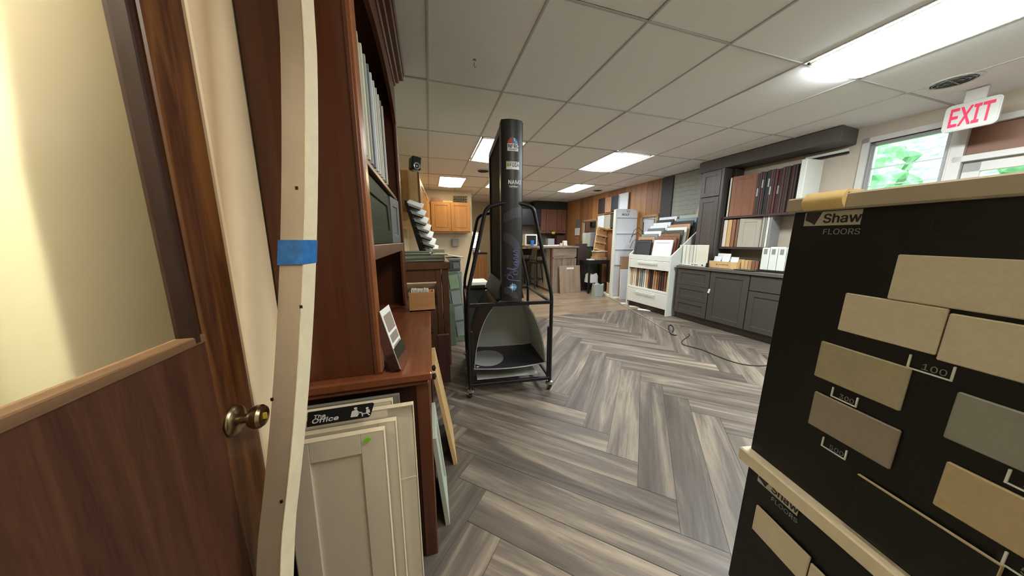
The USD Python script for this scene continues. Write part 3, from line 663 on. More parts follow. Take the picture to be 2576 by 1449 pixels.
# the office sign
yp = .835
p0, p1, p2 = at(766, 1030, y=yp), at(941, 1012, y=yp), at(934, 1047, y=yp); zt0, zb0 = p1[2], p2[2]
t = Thing('office_sign', 'black slanted office sign with white lettering and figures, tucked into the leaning doors', 'sign')
x0, x1 = p0[0], p1[0]; sh = .012; hh = zt0-zb0
t.add('plate', MB().prism([(x0, zb0), (x1-sh-.006, zb0), (x1-sh, zb0+.004), (x1, zt0-.004), (x1-.004, zt0), (x0+.008, zt0)], .003, basis=[(1,0,0), (0,0,1), (0,-1,0)], origin=(0, yp, 0)), 'black_plastic')
q = at(784, 1027, y=yp-.003); q2 = at(779, 1042, y=yp-.003); q[2] = zt0-hh*.42; q2[2] = zb0+hh*.20
t.add('lettering', MB().text('The', hh*.22, (q[0], yp-.003, q[2]-.002), (1,0,0), (0,0,1), .0008, True, .3, 1.25).text('Office', hh*.30, (q2[0], yp-.003, q2[2]), (1,0,0), (0,0,1), .0008, True, .3, 1.3), 'print_white')
q = at(874, 1047, y=yp-.003); q3 = at(933, 1014, y=yp-.003); q[2] = zb0+hh*.10; q3[2] = zt0-hh*.08; u = (q3[0]-q[0])/10; v = (q3[2]-q[2])/10
fg = MB(); B_ = [(1,0,0), (0,0,1), (0,-1,0)]; og = (q[0], yp-.003, q[2])
def ell(cx, cy, rx, ry): return [((cx+rx*math.cos(a))*u, (cy+ry*math.sin(a))*v) for a in np.linspace(0, 2*PI, 13)[:-1]]
for poly in (ell(3.6, 8.6, .7, 1.0), [(2.0*u,6.5*v), (4.0*u,7.5*v), (5.0*u,4.0*v), (4.0*u,1.2*v), (1.2*u,1.4*v)], [(4.6*u,5.2*v), (6.2*u,4.2*v), (6.1*u,3.6*v), (4.4*u,4.2*v)], ell(8.3, 7.3, .6, .9), [(7.9*u,6.2*v), (9.2*u,5.8*v), (9.3*u,3.0*v), (7.6*u,3.2*v)], [(5.6*u,3.2*v), (8.6*u,3.2*v), (8.6*u,2.5*v), (5.6*u,2.5*v)], [(6.0*u,2.5*v), (6.5*u,2.5*v), (6.2*u,.6*v), (5.7*u,.6*v)], [(8.0*u,2.5*v), (8.5*u,2.5*v), (9.3*u,.6*v), (8.8*u,.6*v)]):
    fg.prism(poly, .0008, basis=B_, origin=og)
t.add('pictogram', fg, 'print_white')
q4 = at(866, 1013, y=yp-.003); q5 = at(878, 1049, y=yp-.003)
t.done()
# doors leaning on the front of the hutch, seen from the side
def side_door(pf, pb, hgt, lenY, mt, lab, tiltdeg, z0=0.0, thick=.02, style=shaker):
    pass
pA = at(1122, 1322, z=0)                              # near foot of the pale green-white door
wl = .27; hA = .445; tl = 5.2
mb = shaker(wl, hA, .02, .055, .008).rot((1,0,0), -tl).rot((0,0,1), 90).mv(.030, pA[1]-.002, 0)
one('sample_door', mb, 'sage', 'pale green-white sample door leaning against the front of the hutch', 'sample door')
pB = at(1150, 1166, z=0)
mb = raised(.36, .58, .022, .055).rot((1,0,0), -9).rot((0,0,1), 90).mv(.094, pB[1]-.005, 0)
one('sample_door', mb, 'pine', 'pine sample door with raised panel leaning against the hutch behind the pale one', 'sample door')
# ================================================================ standing desk beyond the hutch and what stands on it
DXR = .165; DY0_, DY1_ = 2.72, 4.3; DT = 1.05
t = Thing('standing_desk', 'tall brown standing desk with a cracked post, just beyond the hutch', 'desk')
t.add('desk_top', MB().box(XL+.005, DXR+.02, DY0_-.03, DY1_, DT-.065, DT, .004), 'desk_wood')
post = MB().box(DXR-.115, DXR-.066, DY0_, DY0_+.10, 0, DT-.066, .003).box(DXR-.060, DXR, DY0_+.003, DY0_+.10, 0, DT-.066, .003)
t.add('post', post, 'desk_wood')
ck = [(DXR-.064, .02), (DXR-.060, .3), (DXR-.066, .5), (DXR-.059, .72), (DXR-.067, .9), (DXR-.062, .98), (DXR-.059, .98), (DXR-.062, .9), (DXR-.055, .72), (DXR-.062, .5), (DXR-.057, .3), (DXR-.060, .02)]
t.add('crack', MB().prism(ck, .004, basis=[(1,0,0), (0,0,1), (0,-1,0)], origin=(0, DY0_+.0035, 0)), 'shadow_black')
t.add('apron', MB().box(XL+.01, DXR-.115, DY0_+.01, DY0_+.035, .86, DT-.066, .002), 'desk_wood')
t.add('side_panel', MB().box(DXR-.09, DXR-.07, DY0_+.10, DY1_-.02, .0, DT-.066, .002), 'desk_wood')
t.add('shelf', MB().box(XL+.01, DXR-.091, DY0_+.036, DY1_-.02, .60, .62, .002), 'desk_wood')
t.add('lower_panel', MB().box(XL+.01, DXR-.115, DY0_+.02, DY0_+.035, 0, .60, .002), 'desk_wood'); t.done()
for k in range(3):
    g = trimesh.creation.icosphere(3, 1.0); v = g.vertices; d = 1+.6*(meshkit.noise(v*3+k, 9+k)-.5)
    one('plastic_bag', MB().raw(v*d[:, None]*np.array([.060, .09, .055])+np.array([-.33+.15*k, DY0_+.20, .62+.075]), g.faces), 'bag_clear' if k == 1 else 'black_plastic', ['black crumpled bag on the desk shelf, left', 'clear crumpled plastic bag on the desk shelf, middle', 'black crumpled bag on the desk shelf, right'][k], 'bag', smooth=60)
# stacks of binders and sheets on the desk
zz_ = DT; cl = ['board_green', 'paper', 'board_green', 'sage', 'paper', 'tile_green', 'board_green', 'paper', 'board_green']
for k in range(9):
    h = .011; x1 = DXR-.03-.03*rng.random(); x0 = XL+.04+.05*rng.random(); y0 = DY0_+.02*rng.random()
    if k >= 6: x1 -= .12
    mb = MB().box(x0, x1, y0, y0+.27, zz_+.0002, zz_+h, .002).rot((0,0,1), rng.uniform(-4, 4), ((x0+x1)/2, y0+.13, 0))
    one('sample_folder', mb, cl[k], ['green sample folder at the bottom of the stack on the desk', 'white sheet folder, second from the bottom of the desk stack', 'green sample folder, third from the bottom of the desk stack', 'sage sample folder, fourth from the bottom of the desk stack', 'white folder in the middle of the desk stack', 'bright green folder above the middle of the desk stack', 'short green folder near the top of the desk stack', 'short white folder, second from the top of the desk stack', 'short green folder on top of the desk stack'][k], 'folder', 'folders stacked on the standing desk'); zz_ += h
one('paper_sheets', MB().box(DXR-.13, DXR+.015, DY0_-.01, DY0_+.24, DT+.0663, DT+.078, .001).rot((0,0,1), -9, (DXR-.05, DY0_+.1, 0)), 'paper_yellow', 'yellowish loose paper sheets on the desk stack', 'paper')
one('flat_box', MB().box(.03, DXR-.01, DY0_+.30, DY0_+.46, DT+.0005, DT+.115, .004), 'off_white', 'cream flat box at the back of the standing desk', 'box')
# black tiered magazine rack with white tiles
rp = at(1085, 622, y=3.25)
t = Thing('tile_rack', 'black stepped rack of white sample tiles on the standing desk', 'rack')
ry = 3.22; a0 = at(1022, 505, y=ry); a1 = at(1074, 622, y=ry)
zb = DT+.0005; xt, zt_ = a0[0], a0[2]; xb = a1[0]
sp = MB().prism([(xt-.02, zt_), (xt+.005, zt_), (xb+.02, zb), (xb-.06, zb)], .02, basis=[(1,0,0), (0,0,1), (0,-1,0)], origin=(0, ry, 0)).prism([(xt-.02, zt_), (xt+.005, zt_), (xb+.02, zb), (xb-.06, zb)], .02, basis=[(1,0,0), (0,0,1), (0,-1,0)], origin=(0, ry+.32, 0))
sp.box(xb-.22, xb-.02, ry-.02, ry+.32, zb, zb+.02)
t.add('side_rail', sp, 'black_plastic')
for k in range(7):
    u = .10+.13*k; x = xt+(xb-xt)*u; z = zt_+(zb-zt_)*u
    t.add('tray', MB().box(-.06, .10, 0, .30, -.012, 0).rot((1,0,0), 16).rot((0,1,0), 20).mv(x+.02, ry-.01, z+.005), 'black_plastic')
    t.add('tile', MB().box(-.05, .108, -.004, .30, .001, .026).rot((1,0,0), 16).rot((0,1,0), 20).mv(x+.02, ry-.01, z+.005), 'white_cool')
t.done()
one('paper_tray', MB().box(xb+.02, xb+.16, 3.24, 3.5, zb, zb+.05, .003).box(xb+.03, xb+.13, 3.27, 3.5, zb+.05, zb+.085, .003), 'white_warm', 'small stack of white catalogues beside the black stepped rack', 'catalogue')
# ---- oak wall cabinets along the left wall and across the far left wall
CB = (np.array([-.105, 3.86, 0]), 86.6)              # honey oak cabinets, fronts a little askew to the wall
t = Thing('wall_cabinet', 'honey oak wall cabinets along the left wall above the standing desk', 'cabinet', frame=CB)
zb_, ztp, LC = 1.44, 2.13, 2.72
t.add('carcass', MB().box(0, LC, .021, .33, zb_, ztp, .002), 'oak_light')
for k in range(5): t.add('door', raised(LC/5-.01, ztp-zb_-.02, x=k*LC/5+.005, z=zb_+.01), 'oak_honey')
t.done()
t = Thing('wall_cabinet', 'pale oak sample cabinet end with wood strips, nearest on the left wall', 'cabinet')
z0, z1 = at(1045, 535, y=3.45)[2], at(1045, 432, y=3.45)[2]; xa, xb_ = at(1012, 500, y=3.45)[0], at(1058, 500, y=3.45)[0]
xa = max(xa, XL+.005)
t.add('carcass', MB().box(xa, xb_-.02, 3.45, 3.80, z0, z1, .002), 'oak_light'); t.add('face_frame', MB().box(xb_-.02, xb_, 3.445, 3.80, z0, z1, .002), 'cherry')
t.add('end_panel', MB().box(xa, (xa+xb_)/2-.02, 3.435, 3.449, z0+.02, z1, .002), 'oak_honey'); t.done()
# speaker on top
t = Thing('loudspeaker', 'small black and silver loudspeaker on top of the near oak cabinet', 'speaker')
p0, p1 = at(1031, 437, y=3.5), at(1055, 402, y=3.5)
zc0 = z1; w_ = .11; h_ = .17; xs = (p0[0]+p1[0])/2
def spk(mb): return mb.rot((0,1,0), 6).rot((0,0,1), 20).mv(xs, 3.55, zc0+.012)
t.add('cabinet_shell', spk(MB().box(-w_/2, w_/2, -.05, .08, .03, h_, .012)), 'black_plastic'); t.add('foot', spk(MB().box(-.03, .03, -.03, .05, -.004, .035, .006)), 'plastic_grey')
t.add('cone', spk(MB().lathe([(0, 0), (.02, .004), (.034, -.006), (.038, -.006), (.038, .01), (0, .01)], 20, (.0, -.052, .065), 1)), 'chrome'); t.done()
# far left wall: double oak cabinet
xa, xb_ = at(1084, 545, y=6.68)[0], at(1183, 545, y=6.68)[0]; z0, z1 = at(1130, 583, y=6.68)[2], at(1130, 508, y=6.68)[2]
t = Thing('wall_cabinet', 'honey oak double wall cabinet on the far left wall under the warm lamp', 'cabinet')
t.add('carcass', MB().box(xa, xb_, 6.70, 6.995, z0, z1, .002), 'oak_honey'); wd = (xb_-xa)/2
for k in range(2): t.add('door', raised(wd-.012, z1-z0-.02, rail=.065).mv(xa+.006+k*wd, 6.68, z0+.01), 'oak_honey')
t.add('under_rail', MB().box(xa, xb_, 6.69, 6.72, z0-.018, z0, .002), 'cherry_warm'); t.done()
zc = z1
one('box', MB().box(xa+.02, xa+.26, 6.72, 6.9, zc+.0005, zc+.09, .003), 'cherry_warm', 'red-brown box on top of the double oak cabinet', 'box')
one('wood_strip', MB().box(xa+.28, xa+.5, 6.72, 6.8, zc+.0005, zc+.03, .002), 'oak_light', 'short pale wood strip on top of the double oak cabinet', 'wood strip')
t = Thing('wire_basket', 'dark open wire basket on top of the double oak cabinet', 'basket'); b = MB()
for k in range(3):
    z = zc+.02+k*.06; b.tube([(xb_-.36, 6.72, z), (xb_-.06, 6.72, z), (xb_-.06, 6.92, z), (xb_-.36, 6.92, z), (xb_-.36, 6.72, z)], .008, 6)
for xx in np.linspace(xb_-.36, xb_-.06, 8): b.tube([(xx, 6.72, zc+.004), (xx, 6.72, zc+.14)], .004, 5); b.tube([(xx, 6.92, zc+.004), (xx, 6.92, zc+.14)], .004, 5)
t.add('wire_frame', b, 'black_metal'); t.done()
# ---- filing cabinet, printer, copier behind the desk
fx0, fx1, fy = .19, .385, 3.54; fx0 = DXR+.012
ftop = at(1140, 683, y=fy)[2]
t = Thing('filing_cabinet', 'grey-green metal filing cabinet beside the standing desk', 'filing cabinet')
t.add('body', MB().box(fx0, fx1, fy, fy+.55, 0, ftop, .004), 'cabinet_metal')
for k in range(3):
    z = .03+k*(ftop-.06)/3; li = t.add('drawer', MB().box(fx0+.008, fx1-.008, fy-.012, fy, z, z+(ftop-.06)/3-.012, .003), 'cabinet_metal'); pull(mb := MB(), fx0+.05, fx1-.05, fy-.012, z+.16, .004, .02); t.add('handle', mb, 'chrome', li)
t.done()
t = Thing('printer', 'dark grey printer with paper tray on the filing cabinet', 'printer'); pz = ftop+.001; pt = at(1150, 640, y=fy)[2]
t.add('body', MB().box(fx0-.0, fx1-.012, fy+.02, fy+.42, pz, pz+.13, .01), 'printer_grey'); t.add('side_vent', MB().box(fx0+.10, fx1-.03, fy+.012, fy+.021, pz+.03, pz+.11, .002), 'plastic_grey')
t.add('lid', MB().box(fx0, fx1-.005, fy+.015, fy+.42, pz+.131, pz+.165, .006), 'plastic_grey'); t.add('paper_rest', MB().box(fx0+.02, fx1+.05, fy+.05, fy+.35, 0, .012, .002).rot((0,1,0), 9, (fx0, fy, 0)).mv(0, 0, pz+.20), 'sage'); t.done()
# green tile boards leaning on the filing cabinet
p0 = at(1148, 850, z=0); gy = 3.36; gx = at(1149, 850, y=gy)[0]
t = Thing('tile_board', 'dark green board with four pale square tiles leaning beside the standing desk', 'tile board')
hb = .88; W_ = .155
def gl(mb): return mb.rot((1,0,0), -9).rot((0,1,0), -6).mv(gx+.02, gy, .002)
t.add('board', gl(MB().box(-.03, W_-.03, 0, .012, 0, hb, .002)), 'board_green')
for k in range(4): t.add('tile', gl(MB().box(0, W_-.045, -.009, 0, .06+k*.20, .06+k*.20+.175, .002)), 'tile_green' if k == 3 else 'tile_silver')
t.done()
one('tile_board', MB().box(0, .09, 0, .012, 0, .5, .002).rot((1,0,0), -8).mv(DXR+.005, 3.24, .002), 'board_green', 'smaller plain dark green board at the foot of the standing desk post', 'board')
# perforated dark red panel on the floor behind the hutch
p0, p1 = at(1108, 975, z=0), at(1134, 960, z=0)
t = Thing('perforated_panel', 'dark red perforated panel standing on the floor between hutch and standing desk', 'panel')
hgt = at(1120, 842, y=p1[1])[2]
t.add('panel', MB().box(.03, p1[0], p1[1]-.01, p1[1]+.03, 0, hgt, .002), 'wine_door'); pf = MB()
for k in range(9): pf.box(p1[0]-.03, p1[0]-.024, p1[1]-.0115, p1[1]-.009, .05+k*.034, .058+k*.034, 0)
t.add('holes', pf, 'shadow_black'); t.done()
# grey bin-like cartons behind the cart
one('storage_crate', MB().box(.55, .82, 3.9, 4.3, 0, .62, .006).box(.56, .81, 3.91, 4.29, .62, .66, .004), 'white_paint', 'white carton standing behind the left side of the black cart', 'carton')
mb = MB()
for k in range(7): mb.box(.60+rng.uniform(-.01, .01), .88, 3.55, 3.8, .0+k*.035+.0005, .03+k*.035, .002)
one('magazine_pile', mb, 'paper', 'pile of white magazines on the floor behind the black cart', 'magazines')
# ---- passage: oak base cabinet under the blind window, white door edge
t = Thing('base_cabinet', 'honey oak base cabinet under the blind window at the end of the passage', 'cabinet')
x0, x1 = 1.12, at(1224, 640, y=8.2)[0]
t.add('body', MB().box(x0, x1, 8.22, 8.68, .08, .86, .003), 'oak_honey'); t.add('worktop', MB().box(x0-.02, x1+.02, 8.18, 8.69, .862, .90, .004), 'black_plastic')
for k in range(2): t.add('door', raised((x1-x0)/2-.01, .6, mb=None).mv(x0+.005+k*(x1-x0)/2, 8.20, .12), 'oak_honey')
t.done()
g = MB(); 
for k in range(3): g.box(1.15+.12*k, 1.24+.12*k, 8.3, 8.42, .901, .98+.03*(k % 2), .01)
one('kitchen_jars', g, 'plastic_white', 'white kitchen clutter on the oak base cabinet in the passage', 'clutter')
one('wall_partition', MB().box(1.92, 2.0, 6.5, 8.69, 0, CZ, .002), 'cream_paint', 'cream partition end seen just left of the black tower', 'partition')
one('switch_box', MB().box(0.545, .70, 6.90, 6.998, 1.12, 1.30, .006), 'plastic_grey', 'dark grey box on the far left wall below the oak cabinet', 'wall box')
# ================================================================ right wall: base cabinets, pantry panel, shelf of samples
TF = .60
CT = .865
def rwt(name, label, cat, s, t_, z=0, group=None): return Thing(name, label, cat, group, frame=(RW(s, t_, z), WRZ))
# local: x towards the camera (right in view), y into the wall
units = [(1.40, .875, 'drawers', 'taupe base cabinet with three shaker drawers, at the end by the white kiosk'), (.875, .375, 'door', 'taupe base cabinet with one wide shaker door, middle of the row'), (.375, -.13, 'both', 'taupe base cabinet with a drawer over a door, nearest the black sample display')]
for sa, sb, kind, lab in units:
    w = sa-sb; t = rwt('base_cabinet', lab, 'cabinet', sa, TF)
    t.add('body', MB().box(0, w, .021, TF-.004, .10, CT-.04, .001), 'cabinet_taupe'); t.add('toe_kick', MB().box(0, w, .07, .09, 0, .10, 0), 'cabinet_taupe')
    if kind == 'drawers':
        for z0, z1 in ((.11, .335), (.34, .565), (.57, .815)): t.add('drawer', shaker(w-.012, z1-z0, .02, .06, .008, x=.006, z=z0), 'cabinet_taupe')
    elif kind == 'door':
        li = t.add('door', shaker(w-.012, .705, .02, .07, .008, x=.006, z=.11), 'cabinet_taupe')
        t.add('hanging_tag', MB().box(.004, .030, -.004, -.001, .50, .565, .001).rot((0,1,0), 14, (.02, 0, .56)), 'paper', li, label='small white tag hanging on the door edge')
    else:
        t.add('drawer', MB().box(.006, w-.006, 0, .02, .63, .815, .002), 'cabinet_taupe'); t.add('door', shaker(w-.012, .51, .02, .065, .008, x=.006, z=.11), 'cabinet_taupe')
    t.done()
t = rwt('worktop', 'taupe worktop running over the base cabinets', 'worktop', 1.415, TF+.02, CT-.04); t.add('slab', MB().box(0, 1.56, 0, TF+.016, .0005, .04, .003), 'counter_taupe'); t.done()
# tall stained pantry panel on the worktop
pt_ = .35
s_a = 1.355; s_b = 1.02; w = s_a-s_b
t = rwt('pantry_front', 'tall grey-stained shaker cabinet front standing on the worktop under the soffit', 'cabinet', s_a, pt_, CT+.0005)
H_ = 2.28-CT-.002
t.add('carcass', MB().box(0, w, .021, pt_-.004, 0, H_, .001), 'grey_stain')
t.add('stile', MB().box(w-.035, w, -.002, .02, 0, H_, .002), 'grey_stain'); zsp = 1.895-CT
t.add('upper_door', shaker(w-.05, H_-zsp-.03, .02, .06, .008, x=.008, z=zsp+.012), 'grey_stain'); t.add('lower_door', shaker(w-.05, zsp-.06, .02, .06, .008, x=.008, z=.05), 'grey_stain'); t.done()
# wall shelf unit with two boards
SH1, SH0 = 1.595, 1.165; s0_, s1_ = 1.015, -.10
t = rwt('wall_shelf', 'dark two-board wall shelf holding sample doors', 'shelf', s0_, .30, 0)
t.add('shelf_board', MB().box(0, s0_-s1_, 0, .296, SH1-.03, SH1, .002), 'dark_door'); t.add('shelf_board', MB().box(0, .62, 0, .296, SH0-.03, SH0, .002), 'dark_door')
t.add('end_board', MB().box(0, .025, 0, .296, SH0, SH1-.031, .002), 'dark_door'); t.add('end_board', MB().box(0, .04, .12, .296, SH1, 2.279, .002), 'dark_door'); t.done()
def book(s, w, d, h, z, mt, lab, turn=0, tf=.29, style='shaker', group=None):
    """a sample door standing on edge like a book: its edge to the room; turn swings its face round"""
    t = rwt('sample_door', lab, 'sample door', s, tf, z+.0006, group)
    mb = shaker(d, h, w, .05, min(.006, w*.4)) if style == 'shaker' else MB().box(0, d, 0, w, 0, h, .002)
    mb.rot((0,0,1), 90-turn) if turn == 0 else mb.rot((0,0,1), 90-turn)
    t.add('door_panel', mb, mt)
    if style == 'tag': pass
    return t
top = SH1; hT = .50
t = book(.955, .02, .26, .54, top, 'white_warm', 'thin white sample door at the far end of the upper wall shelf', 0, .275); t.done()
t = rwt('sample_door', 'warm cherry sample door facing the room on the upper wall shelf', 'sample door', .935, .285, top+.0006); t.add('door_panel', shaker(.285, .545, .02, .05, .004).rot((0,0,1), 12), 'cherry_warm'); t.done()
xs = .640
seq = ['dark_door', 'dark_door', 'wine_door', 'black_door', 'black_door', 'black_door', 'wine_door', 'dark_door', 'wine_door', 'wine_door', 'dark_door', 'wine_door', 'dark_door', 'dark_door', 'wine_door', 'dark_door', 'dark_door', 'dark_door']
step = (.640-.215)/len(seq)
nmap = {'dark_door': 'dark brown', 'wine_door': 'wine red', 'black_door': 'black'}
for k, c in enumerate(seq):
    t = rwt('sample_door', f'{nmap[c]} sample door standing edge-on in the row on the upper wall shelf', 'sample door', xs-k*step, .24+.03*rng.random(), top+.0006, f'{nmap[c]} edge-on sample doors on the upper wall shelf')
    hh = .53+.02*(k/len(seq))+.012*rng.random()
    mb = MB().box(0, step*.82, 0, .21, 0, hh, .002); mb.rot((0,0,1), 5)
    li = t.add('door_panel', mb, c)
    if k in (0, 2, 5, 6, 9): t.add('paper_tag', MB().box(.002, step*.8, -.0015, -.0005, .24+.05*(k % 3), .34+.05*(k % 3), 0).rot((0,0,1), 5), 'tile_silver' if k != 5 else 'tile_silver', li)
    t.done()
t = rwt('sample_board', 'thick white sample board at the near end of the upper wall shelf', 'sample board', .205, .29, top+.0006); t.add('board', MB().box(0, .055, 0, .27, 0, .585, .004).rot((0,0,1), -6), 'white_paint'); t.done()
t = rwt('shelf_rail', 'short white and black rail on the wall above the thick white sample board', 'rail', .30, .03, 2.205); t.add('rail', MB().box(0, .36, 0, .029, .02, .05, .002), 'white_paint'); t.add('dark_strip', MB().box(0, .36, -.002, .029, 0, .019, .001), 'black_plastic'); t.done()
# lower shelf
z = SH0
for k, (s, w_, c, lab) in enumerate(((.985, .045, 'white_warm', 'cream sample door edge-on at the far end of the lower wall shelf'), (.93, .05, 'oak_light', 'pale oak sample door edge-on on the lower wall shelf'), (.868, .04, 'cherry_warm', 'red-brown sample door edge-on on the lower wall shelf'), (.815, .03, 'brown_door', 'dark brown sample door edge-on beside the greige door on the lower wall shelf'))):
    t = rwt('sample_door', lab, 'sample door', s, .28, z+.0006); t.add('door_panel', MB().box(0, w_, 0, .25, 0, .385, .003).rot((0,0,1), 4), c); t.done()
t = rwt('sample_door', 'greige shaker sample door facing the room on the lower wall shelf', 'sample door', .775, .285, z+.0006); t.add('door_panel', shaker(.25, .39, .02, .055, .005).rot((0,0,1), 10), 'greige'); t.done()
for k, (c, lab) in enumerate((('greige', 'greige door edge-on just right of the greige facing door'), ('grey_door', 'grey sample door edge-on, second right of the greige facing door'), ('white_warm', 'cream sample door edge-on, third right of the greige facing door'), ('grey_door', 'grey sample door edge-on, last in the lower wall shelf row'))):
    t = rwt('sample_door', lab, 'sample door', .512-k*.026, .27, z+.0006); t.add('door_panel', MB().box(0, .021, 0, .24, 0, .40+.012*(k % 2), .002).rot((0,0,1), 5), c); t.done()
# white sample fan on the worktop, at the kiosk end
zc = CT+.001
t = rwt('sample_stand', 'white stand of five cream stone sample boards at the far end of the worktop', 'sample stand', 1.36, .50, zc)
t.add('base', MB().box(-.14, .32, 0, .16, 0, .02, .003), 'white_paint')
for k in range(5): t.add('sample_board', MB().box(0, .082, 0, .012, .0, .30, .002).rot((0,0,1), 28).mv(-.14+.063*k, .02, .021), ['off_white', 'white_paint', 'white_warm', 'off_white', 'white_paint'][k])
t.add('wide_board', MB().box(.15, .33, .02, .035, .021, .325, .002), 'white_warm')
t.add('label_plate', MB().box(.08, .33, -.003, 0, .0, .045, .001), 'white_paint'); tx = MB().text('Fabric', .018, (.14, -.0031, .013), (1,0,0), (0,0,1), .0006, True); tx.prism([(.115,.012), (.127,.012), (.127,.03), (.115,.03)], .0006, basis=[(1,0,0), (0,0,1), (0,-1,0)], origin=(0,-.0031,0)).prism([(.27,.012), (.295,.012), (.295,.03), (.27,.03)], .0006, basis=[(1,0,0), (0,0,1), (0,-1,0)], origin=(0,-.0031,0)); t.add('lettering', tx, 'print_black')
t.add('end_bracket', MB().box(.335, .36, 0, .10, 0, .06, .003), 'black_plastic'); t.done()
# wooden card tray
t = rwt('card_tray', 'pale wood tray with white and wood sample cards on the worktop', 'tray', 1.005, .47, zc)
t.add('tray_front', MB().box(0, .37, 0, .012, 0, .095, .002), 'pine'); t.add('tray_back', MB().box(0, .37, .16, .172, 0, .13, .002), 'pine')
for xx in (0, .358): t.add('tray_side', MB().box(xx, xx+.012, .0125, .1595, 0, .095, .002), 'pine')
for k in range(3): t.add('card', MB().box(.018+k*.115, .115+k*.115, .05, .056, .012, .165, .002).rot((1,0,0), -12, (0, .05, .012)), 'white_cool')
t.add('card', MB().box(.02, .20, .12, .126, .012, .205, .002).rot((1,0,0), -8, (0,.12,.012)), 'plastic_white')
t.add('emblem', MB().lathe([(0, -.0015), (.012, -.001), (.012, 0)], 4, (.115, -.0005, .05), 1), 'cherry'); t.add('lettering', MB().box(.14, .27, -.0012, -.0002, .046, .054, 0), 'cherry_warm'); t.done()
for k in range(6):
    t = rwt('wood_block', ['pale maple sample block right of the card tray, first of six', 'light oak sample block right of the card tray, second of six', 'tan sample block right of the card tray, third of six', 'brown sample block right of the card tray, fourth of six', 'walnut sample block right of the card tray, fifth of six', 'dark sample block right of the card tray, last of six'][k], 'sample block', .62-k*.042, .40, zc)
    t.add('block', MB().box(0, .036, 0, .13, 0, .125, .003), ['pine', 'oak_light', 'tan_door', 'brown_door', 'cherry_warm', 'dark_door'][k]); t.done()
t = rwt('brochure', 'grey brochures lying open in front of the sample blocks', 'brochure', .66, .56, zc)
for k in range(3): t.add('leaf', MB().box(.03*k, .24+.02*k, .0, .13, .002+.004*k, .005+.004*k, 0).rot((0,0,1), -5*k), ['grey_green', 'paper', 'dark_olive'][k])
t.done()
t = rwt('binder_stand', 'row of white ring binders in a black stand by the sample display', 'binders', .375, .46, zc)
t.add('stand_base', MB().box(-.02, .36, -.02, .2, 0, .022, .003), 'black_plastic')
for k in range(4):
    li = t.add('binder', MB().box(.008+k*.082, .084+k*.082, 0, .18, .023, .30+.012*(k % 2), .006), 'white_paint'); t.add('spine_label', MB().box(.03+k*.082, .066+k*.082, -.0012, 0, .22, .285, 0), 'plastic_grey', li)
t.done()
# ================================================================ white kiosk with stepped sample doors
KT = .68; KA, KB = 2.40, 1.47; KW = KA-KB
def kz(px, py): return rws(px, py, KT)[1]
t = Thing('display_kiosk', 'white kiosk with two drawers, an open bay and stepped racks for sample doors', 'display kiosk', frame=(RW(KA, KT), WRZ))
hb0, hb1, hd0, hd1, htop = .10, .40, .40, .76, .98
side = [(0, .0), (.0, 0), (KT-.01, 0), (KT-.01, 1.40), (KT-.06, 1.40), (0, .985)]
for xx in (0, KW-.025): t.add('side_panel', MB().prism([(0, 0), (KT-.045, 0), (KT-.045, 1.44), (KT-.11, 1.44), (0, 1.0)], .025, basis=[(0,1,0), (0,0,1), (1,0,0)], origin=(xx, 0, 0)), 'white_paint')
t.add('toe_kick', MB().box(.026, KW-.026, .06, .08, 0, .10, 0), 'dark_door')
dl = t.add('drawer', MB().box(.027, KW-.027, -.004, .02, .105, .355, .004), 'white_paint'); t.add('handle', pull(MB(), .25, KW-.25, -.004, .315, .006, .026), 'plastic_white', dl)
t.add('bay_sill', MB().box(.026, KW-.026, 0, .02, .36, .40, .002), 'white_paint'); t.add('bay_floor', MB().box(.026, KW-.026, .021, .40, .385, .40, 0), 'white_paint'); t.add('bay_back', MB().box(.026, KW-.026, .40, .41, .385, .80, 0), 'dark_olive')
du = t.add('drawer', MB().box(.027, KW-.027, -.004, .02, .755, .905, .004), 'white_paint'); t.add('handle', pull(MB(), .25, KW-.25, -.004, .87, .006, .026), 'plastic_white', du)
t.add('top_fascia', MB().box(.026, KW-.026, 0, .02, .91, 1.0, .002), 'white_paint')
for k in range(9): t.add('rack_step', MB().box(.027, KW-.027, .03+k*.064, .092+k*.064, .90+k*.053, .915+k*.053, 0), 'white_paint')
t.done()
cc = ['pine', 'white_warm', 'white_warm', 'cherry_warm', 'sage', 'grey_green', 'tile_silver', 'white_warm', 'oak_light', 'wine_door', 'black_door', 'tan_door', 'tan_door', 'cherry', 'dark_door', 'wine_door', 'brown_door', 'pine']
for k, c in enumerate(cc):
    x = .035+k*(KW-.08)/len(cc)
    t = Thing('sample_stick', f'{["pine","cream","ivory","cherry","sage","grey-green","silver","pale cream","oak","wine","black","tan","light tan","deep cherry","dark brown","wine red","brown","light pine"][k]} sample stick standing in the kiosk bay, number {k+1} from its left end', 'sample stick', 'sample sticks in the kiosk bay', frame=(RW(KA, KT)+(-WD)*x-WN*.05+np.array([0,0,.4006]), WRZ))
    t.add('stick', MB().box(0, .032, 0, .20, 0, .325+.012*((k*7) % 3), .002).rot((0,1,0), rng.uniform(.3, 1.6)), c); t.done()
Lc = [('navy_grey', 'dark navy'), ('tan_door', 'tan'), ('grey_green', 'grey-green'), ('white_cool', 'white'), ('steel_grey', 'grey'), ('white_cool', 'white'), ('white_cool', 'white'), ('black_door', 'black'), ('white_cool', 'white')]
Rc = [('white_cool', 'white'), ('cherry', 'red-brown'), ('brown_door', 'brown'), ('dark_olive', 'dark olive'), ('white_paint', 'white'), ('tan_door', 'warm tan'), ('black_door', 'black'), ('dusk_blue', 'pale blue-grey'), ('sage', 'sage')]
